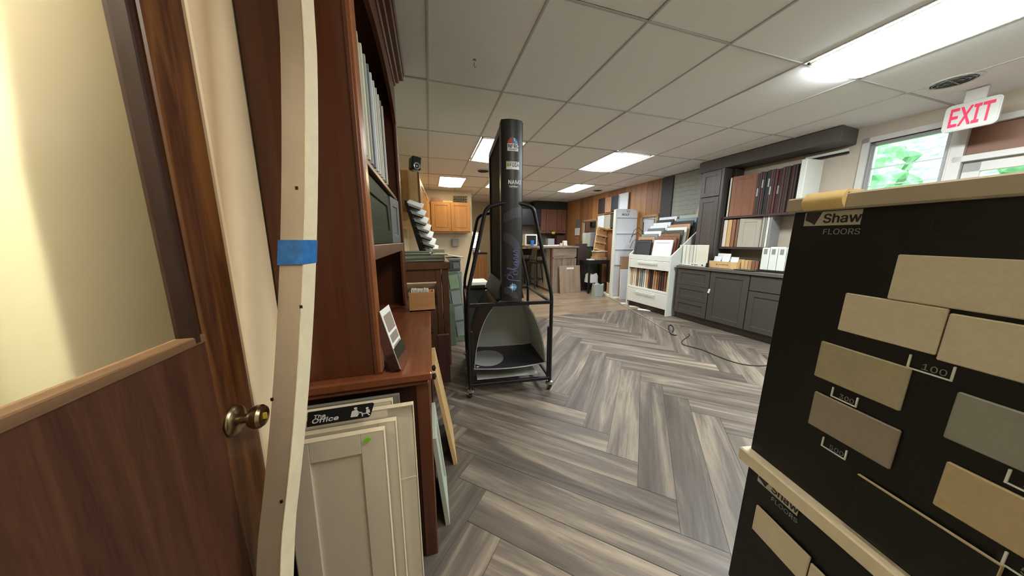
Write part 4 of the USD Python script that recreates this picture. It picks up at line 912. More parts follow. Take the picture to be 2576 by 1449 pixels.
ordn = ['front', 'second', 'third', 'fourth', 'fifth', 'sixth', 'seventh', 'eighth', 'rearmost']
for col, lst in ((0, Lc), (1, Rc)):
    for k, (c, n_) in enumerate(lst):
        x = (.040 if col == 0 else KW/2+.012) + (k*.004)
        w = KW/2-.088
        fr = (RW(KA, KT)+(-WD)*x-WN*(.045+k*.064)+np.array([0, 0, .9158+k*.053+.0006]), WRZ)
        t = Thing('sample_door', f'{n_} sample door in the {"left" if col == 0 else "right"} column of the kiosk, {ordn[k]} step', 'sample door', frame=fr)
        t.add('door_panel', shaker(w, .355, .02, .05, .006).rot((1,0,0), -8), c); t.done()
# ================================================================ grey branded shelf panel and things round it
WY = 5.10; wx0 = at(1545, 640, y=WY)[0]; wz = at(1590, 527, y=WY)[2]; wx1 = 4.31
t = Thing('display_stand', 'tall pale grey display panel with a dark emblem on top, left of the kiosk', 'display panel', frame=((wx0, WY, 0), -6))
W_ = .49
cor = [(0, .05), (W_, .05), (W_, wz-.10)] + [(W_-.10+.10*math.cos(a), wz-.10+.10*math.sin(a)) for a in np.linspace(.15, PI/2, 7)] + [(0, wz)]
t.add('panel', MB().prism(cor, .03, basis=[(1,0,0), (0,0,1), (0,-1,0)], origin=(0, .03, 0)), 'white_cool')
t.add('side_edge', MB().box(-.035, -.001, -.03, .06, .04, wz-.01, .003), 'white_paint')
for px, py in ((1560, 547), (1560, 587), (1560, 627), (1560, 665)):
    z = at(px, py, y=WY)[2]; t.add('shelf_lip', MB().box(.002, W_-.01, -.03, 0, z-.008, z+.008, .002), 'white_cool')
zz_ = at(1590, 541, y=WY)[2]
t.add('lettering', MB().text('WOLF', .040, (.12, -.001, zz_-.018), (1,0,0), (0,0,1), .001, True, 0, 1.1), 'print_black')
t.add('emblem', MB().text('W', .058, (.22, -.001, zz_+.045), (1,0,0), (0,0,1), .001, False, 0, 1.2), 'print_grey')
t.add('base', MB().box(-.04, .34, .061, .46, 0, .055, .004), 'white_warm'); t.add('base_front', MB().box(-.035, W_, -.17, .06, 0, .039, .003), 'white_warm'); t.done()
def stand_at(px, py): return at(px, py, z=0)
p = at(1552, 752, z=0)
t = Thing('white_board', 'pale grey board leaning on the display panel under the brown carton', 'board', frame=((wx0+.05, WY-.215, 0), -8))
t.add('board', MB().box(0, .36, 0, .02, 0, at(1575, 676, y=WY-.10)[2], .003).rot((1,0,0), -4), 'white_cool'); t.done()
zb = at(1575, 676, y=WY-.10)[2]
t = Thing('paper_bag', 'brown open paper carton behind the pale grey leaning board', 'carton', frame=((wx0+.13, WY-.125, 0), -8)); b = MB()
b.box(.0, .30, .0, .004, .03, zb+.20, 0).box(0, .30, .08, .084, .03, zb+.22, 0).box(0, .004, .004, .08, .03, zb+.21, 0).box(.296, .30, .004, .08, .03, zb+.21, 0).box(0, .3, 0, .084, .0005, .03, 0)
t.add('carton', b.mv(0, .02, .0395), 'cardboard'); t.done()
for k in range(3):
    q = at(1575+22*k, 764+8*k, z=0); one('flat_sample', MB().box(-.10, .12, -.05, .05, .0005, .012, .002).rot((0,0,1), -20-15*k).mv(q[0], q[1], 0), ['white_paint', 'off_white', 'paper'][k], ['white flat sample on the floor in front of the pale grey board', 'off-white flat sample on the floor left of the kiosk', 'paper sample on the floor at the kiosk corner'][k], 'sample')
# ---- black side table with cartons, wooden rack, bags under it
ty = 5.66; tx = at(1483, 650, y=ty)[0]
th_ = at(1500, 655, y=ty)[2]
t = Thing('side_table', 'black tall side table with cartons and a wooden rack on it', 'table'); Wt, Dt = .56, .42
t.add('table_top', MB().box(tx-.0, tx+Wt, ty, ty+Dt, th_-.09, th_, .006), 'black_plastic')
for a in (0, 1):
    for b in (0, 1): t.add('leg', MB().box(tx+.01+a*(Wt-.06), tx+.05+a*(Wt-.06), ty+.01+b*(Dt-.06), ty+.05+b*(Dt-.06), 0, th_-.091, .002), 'black_plastic')
for b in (0, 1): t.add('stretcher', MB().box(tx+.05, tx+Wt-.05, ty+.02+b*(Dt-.06), ty+.04+b*(Dt-.06), .22, .25, .001), 'black_plastic')
t.done()
one('carton', MB().box(tx+.24, tx+.50, ty+.05, ty+.33, th_+.0005, th_+.07, .003), 'cardboard', 'lower brown carton on the black side table', 'carton')
one('carton', MB().box(tx+.26, tx+.47, ty+.07, ty+.31, th_+.0710, th_+.20, .003), 'tan_door', 'upper brown carton on the black side table', 'carton')
one('paper_sheets', MB().box(tx+.23, tx+.50, ty+.04, ty+.3, th_+.2010, th_+.215, .001).rot((0,0,1), 6, (tx+.36, ty+.2, 0)), 'paper', 'white papers lying on the upper brown carton', 'paper')
one('brochure', MB().box(tx+.04, tx+.17, ty+.04, ty+.2, th_+.0005, th_+.025, .002), 'paper', 'small white brochures at the left of the black side table', 'brochure')
t = Thing('wooden_rack', 'pale wood stepped rack leaning behind the cartons on the side table', 'rack')
rx, ry = tx+.42, ty+.34; b = MB()
def rk(m): return m.rot((0,1,0), 10).rot((1,0,0), -3).mv(rx, ry, th_+.0)
t.add('rail', rk(MB().box(-.13, -.10, 0, .03, 0, .80, .002)), 'oak_light'); t.add('rail', rk(MB().box(.13, .16, 0, .03, 0, .80, .002)), 'oak_light')
for k in range(5): t.add('ledge', rk(MB().box(-.13, .16, -.05, .03, .05+k*.175, .085+k*.175, .002)), 'oak_light'); 
for k in range(4): t.add('sample_board', rk(MB().box(-.09, .12, -.01, .005, .09+k*.175, .20+k*.175, .002)), 'box_wood' if k % 2 else 'tan_door')
t.done()
def sack(name, x, y, w, d, h, mt, lab, seed, top=True, z0=.0005):
    n = 20; V = []; F = []; lv = 7
    for j in range(lv):
        u = j/(lv-1); 
        for i in range(n):
            a = 2*PI*i/n; q = (abs(math.cos(a))**4+abs(math.sin(a))**4)**-.25
            r = (1-.10*u+.05*math.sin(3*a+seed)*u+.04*math.sin(7*a+2*seed+5*u))
            V.append([x+w/2*q*r*math.cos(a), y+d/2*q*r*math.sin(a), z0+h*u+(.02*math.sin(4*a+seed) if j == lv-1 else 0)])
    for j in range(lv-1):
        for i in range(n): a, b = j*n+i, j*n+(i+1) % n; F += [[a, b, b+n], [a, b+n, a+n]]
    c = len(V); V.append([x, y, z0]); c2 = len(V); V.append([x, y, z0+h*.8])
    for i in range(n): F += [[c, (i+1) % n, i], [c2, (lv-1)*n+i, (lv-1)*n+(i+1) % n]]
    return one(name, MB().raw(V, F), mt, lab, 'bag', smooth=40)
sack('plastic_bag', tx+.20, ty+.19, .30, .24, .20, 'paper', 'white bag on the stretcher under the black side table', 1, z0=.2510)
q = at(1513, 650, y=5.42); sack('bin', q[0]-.06, q[1], .25, .22, .27, 'cabinet_metal', 'grey-green lined bin on the floor by the side table', 3)
q = at(1532, 737, z=0); sack('paper_bag', wx0+.14, WY+.24, .17, .16, .24, 'paper_bag', 'small brown paper bag on the white panel base', 5, z0=.056)
# ================================================================ bar with barn wood end, stools, sample board
BY = 6.02; bx0, bx1 = at(1390, 680, y=BY)[0], at(1449, 680, y=BY)[0]; bz = at(1420, 620, y=BY)[2]
t = Thing('bar_counter', 'bar with weathered barn wood end and a thick counter top', 'bar')
t.add('counter_top', MB().box(bx0-.42, bx1+.05, BY-.03, 7.6, bz-.035, bz+.005, .004), 'barn_wood_x')
t.add('core', MB().box(bx0+.02, bx1-.02, BY+.04, 7.5, 0, bz-.036, 0), 'bar_red')
zz = bz-.036; hs = [(zz-.20, zz), (zz-.255, zz-.202)]
t.add('end_board', MB().box(bx0, bx1-.002, BY, BY+.03, zz-.22, zz, .003), 'barn_wood_x'); t.add('end_board', MB().box(bx0+.01, bx1-.05, BY-.012, BY+.03, zz-.25, zz-.222, .003), 'barn_wood_x')
k = 0; x = bx0
for k in range(5):
    w_ = (bx1-bx0)/5; t.add('end_board', MB().box(bx0+k*w_+.002, bx0+(k+1)*w_-.002, BY+.006*(k % 2), BY+.03, 0.0, zz-.252, .003), 'barn_wood')
t.add('corner_post', MB().box(bx0-.03, bx0-.001, BY, BY+.10, 0, zz, .003), 'bar_red')
V = []; F = []; n = 60
for i in range(n+1):
    y = BY+.101+(1.36)*i/n; V += [[bx0+.005+.008*math.sin(i*2.1), y, .04], [bx0+.005+.008*math.sin(i*2.1), y, zz-.02]]
    if i < n: F += [[2*i, 2*i+1, 2*i+3], [2*i, 2*i+3, 2*i+2]]
t.add('corrugated_side', MB().raw(V, F), 'galvanised'); t.done()
q = at(1420, 732, z=0)
t = Thing('floor_sample_board', 'wood plank floor sample board with a white label leaning on the bar end', 'sample board', frame=((at(1394, 733, z=0)[0], BY-.16, 0), 0))
w_ = at(1446, 733, y=BY-.12)[0]-at(1394, 733, y=BY-.12)[0]; h_ = at(1420, 668, y=BY-.1)[2]
bd = sbox(0.02, .02, w_-.02, h_-.02).buffer(.02, 4)
li = t.add('board', MB().prism(bd, .02, basis=[(1,0,0), (0,0,1), (0,-1,0)], origin=(0,.02,0)).rot((1,0,0), -8), 'floor_sample')
for k in range(4): t.add('plank', MB().box(.006+k*(w_-.012)/4, .004+(k+1)*(w_-.012)/4, -.004, 0, .02, h_-.03, .001).rot((1,0,0), -8), 'floor_sample')
t.add('label_plate', MB().box(w_*.34, w_*.70, -.006, -.004, h_-.09, h_-.045, .001).rot((1,0,0), -8), 'white_paint'); t.done()
# bar stools
def stool(x, y, turn, lab):
    t = Thing('bar_stool', lab, 'stool', frame=((x, y, 0), turn)); sh = .74
    t.add('seat', MB().lathe([(0, sh-.06), (.17, sh-.06), (.195, sh-.04), (.20, sh-.015), (.18, sh+.005), (0, sh+.012)], 28), 'leather_brown', smooth=40)
    bk = [(.20*math.sin(a), .17-.0+.05*(1-math.cos(a*1.4)), 0) for a in np.linspace(-.9, .9, 11)]
    V = []; F = []
    for i, (bx_, by_, _) in enumerate(bk):
        for dz, dy in ((sh+.12, 0), (sh+.30, .03)):
            V += [[bx_, -(by_+dy), dz], [bx_*.97, -(by_+dy)-.02, dz]]
    for i in range(len(bk)-1):
        a, b = 4*i, 4*i+4; F += [[a, b, b+2], [a, b+2, a+2], [a+1, a+3, b+3], [a+1, b+3, b+1], [a+2, b+2, b+3], [a+2, b+3, a+3], [a, a+1, b+1], [a, b+1, b]]
    F += [[0, 2, 3], [0, 3, 1]]; e = 4*(len(bk)-1); F += [[e, e+3, e+2], [e, e+1, e+3]]
    t.add('backrest', MB().raw(V, F), 'leather_brown')
    for sx in (-1, 1): t.add('back_post', MB().tube([(sx*.10, -.15, sh-.05), (sx*.12, -.185, sh+.10), (sx*.13, -.20, sh+.25)], .012, 8), 'black_metal')
    for a in (45, 135, 225, 315):
        c, s_ = math.cos(math.radians(a)), math.sin(math.radians(a)); t.add('leg', MB().tube([(.12*c, .12*s_, sh-.06), (.16*c, .16*s_, .35), (.22*c, .22*s_, .0)], .014, 8), 'black_metal')
    ring = [(.168*math.cos(a), .168*math.sin(a), .26) for a in np.linspace(0, 2*PI, 25)]; t.add('foot_ring', MB().tube(ring, .012, 8), 'black_metal'); return t.done()
sp = at(1352, 728, z=0)
stool(sp[0]-.0, sp[1]+.12, 15, 'dark leather bar stool with back, nearest the barn wood bar end')
stool(sp[0]-.12, sp[1]+.85, 10, 'dark bar stool farther along the bar, mostly hidden by the tower')
# on the counter
cz = bz+.0055
t = Thing('framed_screen', 'small white framed screen with a black front on the bar', 'screen')
mx0, mx1 = at(1321, 600, y=6.9)[0], at(1352, 600, y=6.9)[0]; mz = at(1336, 589, y=6.9)[2]
t.add('case', MB().box(mx0, mx1, 6.9, 7.1, cz, mz, .01), 'plastic_white'); t.add('screen', MB().box(mx0+.04, mx1-.04, 6.892, 6.902, cz+.04, mz-.04, .003), 'black_plastic'); t.done()
t = Thing('cup', 'blue cup in front of the white framed screen on the bar', 'cup')
t.add('cup_body', MB().lathe([(0, 0), (.040, 0), (.052, .14), (.047, .14), (.037, .008), (0, .008)], 20, ((mx0+mx1)/2-.02, 6.78, cz)), 'cup_blue', smooth=40); t.done()
for k, (px, py, w_, d_, h_, mt, lab) in enumerate(((1385, 613, .35, .25, .02, 'paper', 'papers spread on the middle of the bar top'), (1415, 616, .30, .2, .03, 'plastic_white', 'white crumpled sheets near the barn wood end of the bar'), (1370, 609, .2, .2, .03, 'black_plastic', 'dark folder lying on the bar top'), (1312, 611, .12, .1, .05, 'yellow_note', 'yellow pad at the left of the bar top'))):
    yy = 6.25+.25*k; q = at(px, py, y=yy); one('bar_papers', MB().box(q[0]-w_/2, q[0]+w_/2, yy, yy+d_, cz+.0003, cz+h_, .002).rot((0,0,1), 12*k-10, (q[0], yy, 0)), mt, lab, 'papers')
q = at(1446, 608, y=6.4); t = Thing('canister', 'small cream canister and mugs at the right end of the bar', 'canister')
t.add('canister_body', MB().box(bx1-.16, bx1-.06, 6.4, 6.5, cz, cz+.13, .012), 'white_warm'); t.add('mug', MB().lathe([(0,0), (.035,0), (.037,.07), (.032,.07), (.03,.005), (0,.005)], 16, (bx1-.22, 6.43, cz)), 'off_white', smooth=40); t.done()
# ---- kitchen behind: soffit, cherry cabinets, fridge, splash
KY = 8.0
kx0, kx1 = at(1360, 560, y=KY)[0], 4.16; kz0, kz1 = at(1400, 587, y=KY)[2], at(1400, 527, y=KY)[2]
xs_ = [kx0, kx0+.30, kx0+.68, kx1-.02]
hx = [at(1374, 550, y=KY)[0], at(1401, 550, y=KY)[0]]; edges = [kx0, hx[0], hx[1], (hx[1]+kx1)/2, kx1]
for k in range(4):
    a, b = edges[k], edges[k+1]
    t = Thing('wall_cabinet', ['narrow cherry kitchen wall cabinet next to the black range hood', 'cherry kitchen wall cabinet with the yellow note below it', 'cherry kitchen wall cabinet, third from the range hood', 'cherry kitchen wall cabinet in the far right corner'][k], 'cabinet')
    t.add('carcass', MB().box(a+.002, b-.002, KY+.021, 8.38, kz0, kz1, .002), 'cherry'); t.add('door', shaker(b-a-.012, kz1-kz0-.01, .02, .06, .006, x=a+.006, z=kz0+.005, y=KY), 'cherry'); t.add('handle', pull(MB(), a+(b-a)*.35, a+(b-a)*.65, KY, kz0+.07, .006, .03), 'black_metal'); t.done()
one('yellow_note', MB().box(hx[0]+.20, hx[0]+.30, KY-.005, KY-.001, kz0-.02, kz0+.05, .001), 'yellow_note', 'yellow note stuck under the cherry kitchen cabinets', 'note')
one('range_hood', MB().box(at(1305, 550, y=KY)[0], kx0-.004, KY-.06, 8.6, at(1330, 568, y=KY)[2], at(1330, 524, y=KY)[2], .02), 'fridge_black', 'black glossy range hood left of the cherry kitchen cabinets', 'hood')
one('backsplash', MB().box(kx0-.2, kx1-.35, 8.6, 8.69, 1.0, kz0-.03, .002), 'splash', 'grey-green backsplash panel under the cherry cabinets', 'backsplash')
one('kitchen_counter', MB().box(kx0-.9, kx1-.3, 8.05, 8.68, 0, .92, .004), 'barn_wood', 'kitchen base units at the far wall behind the bar', 'cabinet')
one('storage_box', MB().box(kx1-.30, kx1-.0, 8.0, 8.4, kz0-.40, kz0-.06, .01), 'wine_door', 'dark red-brown box under the corner kitchen cabinet', 'box')
one('monitor', MB().box(kx1-.62, kx1-.40, 7.95, 8.15, .93, kz0-.16, .01), 'white_cool', 'white appliance on the far kitchen counter', 'appliance')
# ---- green half wall with grey-green boxes, dark end
gy = 6.16; g0, g1 = at(1452, 650, y=gy)[0], at(1475, 650, y=gy)[0]; gzt = at(1490, 622, y=gy)[2]
t = Thing('half_wall', 'dark green half wall between the bar and the right wall', 'half wall')
t.add('green_panel', MB().box(g1, 4.27, gy, gy+.08, .30, gzt, .003), 'bar_green'); t.add('dark_base', MB().box(g1, 4.27, gy-.008, gy+.08, 0, .30, .003), 'black_door'); t.add('ledge', MB().box(g1-.02, 4.27, gy-.02, gy+.14, gzt+.0005, gzt+.02, .003), 'dark_door')
t.add('dark_end', MB().box(g0, g1-.002, gy-.02, gy+.12, 0, gzt+.09, .003), 'dark_door'); t.done()
lz = gzt+.0206
q0, q1, q2 = at(1471, 600, y=gy+.02)[0], at(1484, 600, y=gy+.02)[0], at(1500, 600, y=gy+.02)[0]
t = Thing('sample_tower', 'grey-green upright sample box on the green half wall', 'sample box'); hz_ = at(1485, 586, y=gy)[2]
t.add('pale_face', MB().box(q0, q1, gy+.0, gy+.13, lz, hz_, .002), 'sage'); t.add('grey_face', MB().box(q1+.001, q2, gy-.01, gy+.13, lz, hz_+.01, .002), 'grey_door'); t.done()
one('small_box', MB().box(q2+.01, min(q2+.16, 4.2), gy, gy+.10, lz, lz+.06, .004), 'plastic_white', 'white bowl-like box right of the grey-green sample box', 'box')
# calendar and picture on the right wall near the kitchen
def onwall(name, pa, pb, mt, lab, cat, d=.012):
    (sa, za), (sb, zb_) = rws(*pa, .014), rws(*pb, .014)
    t = Thing(name, lab, cat, frame=(RW(max(sa, sb), .013+d, min(za, zb_)), WRZ)); t.add('sheet', MB().box(0, abs(sa-sb), 0, d-.001, 0, abs(za-zb_), .001), mt); t.done()
onwall('picture', (1450, 554), (1458, 572), 'steel_grey', 'small framed picture on the panelling left of the far window', 'picture')
onwall('calendar', (1447, 574), (1458, 592), 'paper', 'white calendar on the panelling left of the far window', 'calendar')
# ---- sample doors on the wood panelled wall
rails = []
rowsW = [((1506, 1521), (500, 537), 'dark_door', 'dark brown sample door on the panelled wall, top row left'), ((1523, 1536), (497, 534), 'tan_door', 'tan sample door on the panelled wall, top row middle'), ((1539, 1557), (493, 531), 'navy_grey', 'dark navy sample door on the panelled wall, top row right'), ((1557, 1578), (487, 527), 'white_cool', 'white sample door on the panelled wall, taller, above the grey panel'),
         ((1504, 1519), (541, 577), 'white_cool', 'white sample door on the panelled wall, middle row left'), ((1520, 1535), (540, 576), 'greige', 'greige sample door on the panelled wall, middle row centre'), ((1536, 1552), (537, 572), 'dark_olive', 'dark olive sample door on the panelled wall, middle row right'),
         ((1502, 1516), (581, 607), 'steel_grey', 'grey sample door on the panelled wall, bottom row')]
ss = {}
for (a, b), (c, d), mt, lab in rowsW:
    (sa, za), (sb, zb_) = rws(a, c, .05), rws(b, d, .05); h_ = max(.2, za-rws(a, d, .05)[1])
    w_ = max(.18, sa-sb)
    t = Thing('sample_door', lab, 'sample door', frame=(RW(sa, .05, rws((a+b)/2, d, .05)[1]), WRZ)); t.add('door_panel', shaker(w_, h_, .02, .05, .005), mt); t.done()
for (pa, pb, lab) in (((1503, 539), (1556, 532), 'narrow wooden ledge under the top row of sample doors'), ((1502, 579), (1552, 574), 'narrow wooden ledge under the middle row of sample doors')):
    (sa, za), (sb, zb_) = rws(*pa, .05), rws(*pb, .05); t = Thing('wall_ledge', lab, 'ledge', frame=(RW(sa, .085, (za+zb_)/2-.026), WRZ)); t.add('ledge', MB().box(0, sa-sb, 0, .08, 0, .022, .002), 'oak_honey'); t.done()
# ---- dark panel and tile sheet between the panelling and the pantry front
(sa, za) = rws(1668, 453, .03); (sb, zb_) = rws(1697, 445, .03)
t = Thing('dark_panel', 'tall charcoal panel on the right wall beside the tile sheet', 'panel', frame=(RW(sa, .05, .9), WRZ)); t.add('panel', MB().box(0, sa-sb, 0, .048, 0, 2.42-.9, .003), 'panel_dark'); t.done()
t = Thing('tile_sheet', 'grey-green sheet of glossy tiles above the kiosk', 'tile sheet', frame=(RW(sb-.005, .03, 1.0), WRZ)); wS = sb-.005-1.36
t.add('backer', MB().box(0, wS, .0055, .028, 0, 1.432, .002), 'tile_sheet')
nr = 18
for r in range(nr):
    x = -(.15 if r % 2 else 0)
    while x < wS:
        a, b = max(0, x)+.0004, min(wS, x+.30)-.0004
        if b-a > .02: t.add('tile', MB().box(a, b, 0, .005, r*.0795+.0006, r*.0795+.0789, .001), 'tile_sheet')
        x += .30
t.done()
t = Thing('poster_stand', 'pale wedge shaped frame leaning in front of the tile sheet', 'frame', frame=(RW(1.50, .10, 1.40), WRZ))
t.add('wedge', MB().prism([(-.14, 0), (.10, 0), (.10, .75), (.07, .75)], .02, basis=[(1,0,0), (0,0,1), (0,-1,0)]), 'sage'); t.add('bottle_print', MB().prism([(-.02, .05), (.06, .05), (.06, .40), (.03, .40)], .002, basis=[(1,0,0), (0,0,1), (0,-1,0)], origin=(0,-.0205,0)), 'off_white'); t.done()
# plant-like wire stand in front of window 3
q = at(1640, 600, y=4.9)
t = Thing('wire_stand', 'thin black wire stand with drooping arms in front of the right window', 'wire stand'); sx_, sy_ = 4.15, 4.66
t.add('stem', MB().tube([(sx_, sy_, .0), (sx_, sy_, .9), (sx_, sy_, 1.62)], .009, 6), 'wire_black'); t.add('foot', MB().lathe([(0,0), (.10,0), (.10,.012), (0,.02)], 20, (sx_, sy_, 0)), 'black_metal')
for k, (dx, dy, h) in enumerate(((-.22, .06, 1.52), (-.26, .05, 1.42), (.08, .08, 1.58), (-.2, .1, 1.30))): t.add('arm', MB().tube([(sx_, sy_, h-.1), (sx_+dx*.4, sy_+dy*.4, h), (sx_+dx*.8, sy_+dy*.8, h-.06), (sx_+dx, sy_+dy, h-.2)], .005, 6), 'wire_black')
t.done()
# ================================================================ black window display on a wheeled cart
CF = ((.592, 2.01, 0), -5.2)
t = Thing('display_cart', 'black steel cart on casters carrying the window display tower', 'cart', frame=CF); hw = .333; CD = .75; r = .0145
def bend(P, n=5):
    """rounds the corners of a path"""
    P = [np.array(p, float) for p in P]; out = [P[0]]
    for a, b, c in zip(P, P[1:], P[2:]):
        ra = min(.05, .4*np.linalg.norm(b-a), .4*np.linalg.norm(c-b)); p0 = b+(a-b)/np.linalg.norm(a-b)*ra; p1 = b+(c-b)/np.linalg.norm(c-b)*ra
        for u in np.linspace(0, 1, n): out.append((1-u)**2*p0+2*u*(1-u)*b+u*u*p1)
    return out+[P[-1]]
for y in (0, CD):
    P = [(-hw, y, .085), (-hw, y, .86), (-.185, y, 1.49), (-.06, y, 1.525), (.07, y, 1.525), (.17, y, 1.50), (hw, y, .82), (hw, y, .085)]
    t.add('upright_frame', MB().tube(bend(P), r, 10), 'black_metal', smooth=50)
    for z in (.11, .765): t.add('cross_bar', MB().box(-hw, hw, y-.013, y+.013, z-.013, z+.013, .003), 'black_metal')
for sx in (-1, 1):
    for z in (.11, .765): t.add('side_bar', MB().box(sx*hw-.012, sx*hw+.012, .012, CD-.012, z-.012, z+.012, .003), 'black_metal')
    t.add('inner_post', MB().box(sx*(hw-.018)-.010, sx*(hw-.018)+.010, -.01, .012, .12, .56, .003), 'black_metal')
for sx in (-1, 1):
    for y in (0, CD):
        c = t.add('caster', MB().lathe([(0, .085), (.022, .085), (.034, .078), (.036, .062), (.026, .056), (0, .056)], 20, (sx*hw, y, 0)).box(sx*hw-.016, sx*hw-.012, y-.012, y+.03, .025, .06, .001).box(sx*hw+.012, sx*hw+.016, y-.012, y+.03, .025, .06, .001), 'chrome', smooth=40)
        t.add('wheel', MB().lathe([(0, -.011), (.022, -.011), (.026, -.006), (.026, .006), (.022, .011), (0, .011)], 24, (sx*hw, y+.015, .0262), 0), 'rubber', c, smooth=40)
# lower shelf with curved front edge and its printed disc
n = 14; sh = [(-hw+.016, CD-.02), (-hw+.016, .06)]+[(-hw+.016+(2*hw-.032)*i/n, .06-.045*math.sin(PI*i/n)) for i in range(1, n)]+[(hw-.016, .06), (hw-.016, CD-.02)]
t.add('shelf_board', MB().prism(sh, .012).mv(0, 0, .215), 'shelf_navy'); t.add('shelf_edge', MB().prism(Polygon(sh).difference(Polygon(sh).buffer(-.003)), .010).mv(0, -.0005, .216), 'arch_white')
t.add('printed_disc', MB().prism([(-.17+.145*math.cos(a), .24+.17*math.sin(a)) for a in np.linspace(0, 2*PI, 33)[:-1]], .001).mv(0, 0, .2272), 'print_grey')
st = MB(); 
t.add('shelf_star', MB().prism([(.018*(1 if k % 2 == 0 else .25)*math.cos(k*PI/4)-.265, .018*(1 if k % 2 == 0 else .25)*math.sin(k*PI/4)+.075) for k in range(8)], .0008).mv(0, 0, .2273), 'print_white')
t.add('bottom_tray', MB().box(-hw+.06, hw-.09, .05, CD-.05, .125, .132, 0), 'arch_white')
t.done()
# tower
t = Thing('window_display_tower', 'tall black window display tower with logos, standing edge-on in the cart', 'window display', frame=CF)
tx0, tx1, tz0, tz1 = -.070, .082, .79, 2.085; n = 10; xm, wd = (tx0+tx1)/2, (tx1-tx0)/2
def bul(x): return -.022*(1-((x-xm)/wd)**2)
prof = [(tx0+2*wd*i/n, bul(tx0+2*wd*i/n)) for i in range(n+1)]
V = []; 
t.add('front_cover', MB().prism(prof+[(tx1, .05), (tx0, .05)], tz1-tz0).mv(0, 0, tz0), 'tower_black', smooth=35)
t.add('side_rib', MB().box(tx0-.005, tx0-.0005, .0, .05, tz0, tz1-.01, .001), 'tower_black'); t.add('side_rib', MB().box(tx1+.0005, tx1+.005, .0, .05, tz0, tz1-.01, .001), 'tower_black')
for xx in (tx0, tx1-.02):
    f = MB(); f.box(xx, xx+.02, .051, .09, tz0+.06, tz1-.02, .002).box(xx, xx+.02, CD-.04, CD, tz0+.06, tz1-.02, .002).box(xx, xx+.02, .09, CD-.04, tz1-.065, tz1-.02, .002).box(xx, xx+.02, .09, CD-.04, tz0+.06, tz0+.11, .002)
    t.add('side_frame', f, 'tower_black')
t.add('core_panel', MB().box(tx0+.012, tx1-.012, .06, CD-.01, tz0, tz1-.03, .001), 'tower_side'); t.add('top_cap', MB().box(tx0+.004, tx1-.004, .05, CD, tz1-.019, tz1-.004, .002), 'tower_black')
B_ = [(1,0,0), (0,0,1), (0,-1,0)]
def decal(poly, mt, name, off=.0008, lift=0):
    """flat print laid on the bulged front cover, cut into strips that follow it"""
    g = poly if hasattr(poly, 'geom_type') else Polygon(poly); mb = MB()
    for i in range(n):
        xa, xb = prof[i][0], prof[i+1][0]; q = g.intersection(sbox(xa, 0, xb, 3))
        if q.is_empty or q.area < 1e-7: continue
        for p in getattr(q, 'geoms', [q]):
            if p.geom_type != 'Polygon' or p.area < 1e-7: continue
            m = trimesh.creation.extrude_polygon(p, off, engine='earcut'); v = m.vertices
            yb = prof[i][1]+(v[:, 0]-xa)/(xb-xa)*(prof[i+1][1]-prof[i][1]); mb.raw(np.stack([v[:, 0], yb-v[:, 2]-lift, v[:, 1]], 1), m.faces)
    return t.add(name, mb, mt)
def tz(py): return at(1288, py, y=2.0)[2]
circ = lambda cx, cz, r_: Point(cx, cz).buffer(r_, 24)
face = sbox(tx0+.012, tz0+.02, tx1-.012, tz1-.03)
decal(circ(tx1, tz(590), .20).difference(circ(tx1-.02, tz(600), .155)).intersection(face).intersection(sbox(-1, tz(560), 1, tz(500))), 'tower_print', 'printed_swirl')
decal(circ(tx0-.02, tz(640), .17).difference(circ(tx0-.03, tz(650), .135)).intersection(face), 'tower_print', 'printed_swirl')
decal(Polygon([(tx1-.012, tz(430)), (tx1-.012, tz(475)), (tx0+.05, tz(475)), (tx0+.09, tz(455))]), 'tower_print', 'printed_swirl')
decal(circ(tx0+.01, tz(760), .12).difference(circ(tx0, tz(768), .10)).intersection(face), 'tower_print', 'printed_swirl')
cx = xm+.004
w1 = .040; z0, z1, z2 = tz(381), tz(362), tz(343)
d = decal(sbox(cx-w1, z0, cx+w1, z1), 'print_white', 'member_label')
dome = Point(cx, z1).buffer(w1-.002, 24).intersection(sbox(-1, z1+.002, 1, 3))
decal(dome.intersection(sbox(-1, 0, cx-.001, 3)), 'print_red', 'red_quarter'); decal(dome.intersection(sbox(cx+.001, 0, 1, 3)), 'print_blue', 'blue_quarter')
for a, b in ((cx+.012, z1+.02), (cx+.022, z1+.01), (cx+.010, z1+.030)): decal(Point(a, b).buffer(.004), 'print_white', 'dot', .0006, .0008)
yf = bul(cx)-.0012
t.add('lettering', MB().text('NFRC', .025, (cx-.037, yf, z0+.020), (1,0,0), (0,0,1), .0008, False, 0, .92), 'print_black'); t.add('small_lettering', MB().text('MEMBER', .009, (cx-.028, yf, z0+.006), (1,0,0), (0,0,1), .0008, False, 0, 1.1), 'print_grey')
z0, z1 = tz(427), tz(407); w1 = .047
decal(sbox(cx-w1, z0, cx+w1, z1), 'print_white', 'alliance_label'); decal(sbox(cx-w1+.004, z0+.020, cx-w1+.022, z1-.012), 'print_green', 'green_square', .0006, .0008)
t.add('lettering', MB().text('FGIA', .024, (cx-.024, yf, z0+.018), (1,0,0), (0,0,1), .0008, False, 0, .85), 'print_black'); t.add('small_lettering', MB().box(cx-.042, cx+.042, yf, yf+.001, z1-.006, z1-.003, 0), 'print_grey')
t.add('lettering', MB().text('NAMI', .027, (cx-.037, yf, tz(464)), (1,0,0), (0,0,1), .0008, True, 0, .95).text('Certified', .012, (cx-.029, yf, tz(472)), (1,0,0), (0,0,1), .0008, True, 0, .95), 'print_white')
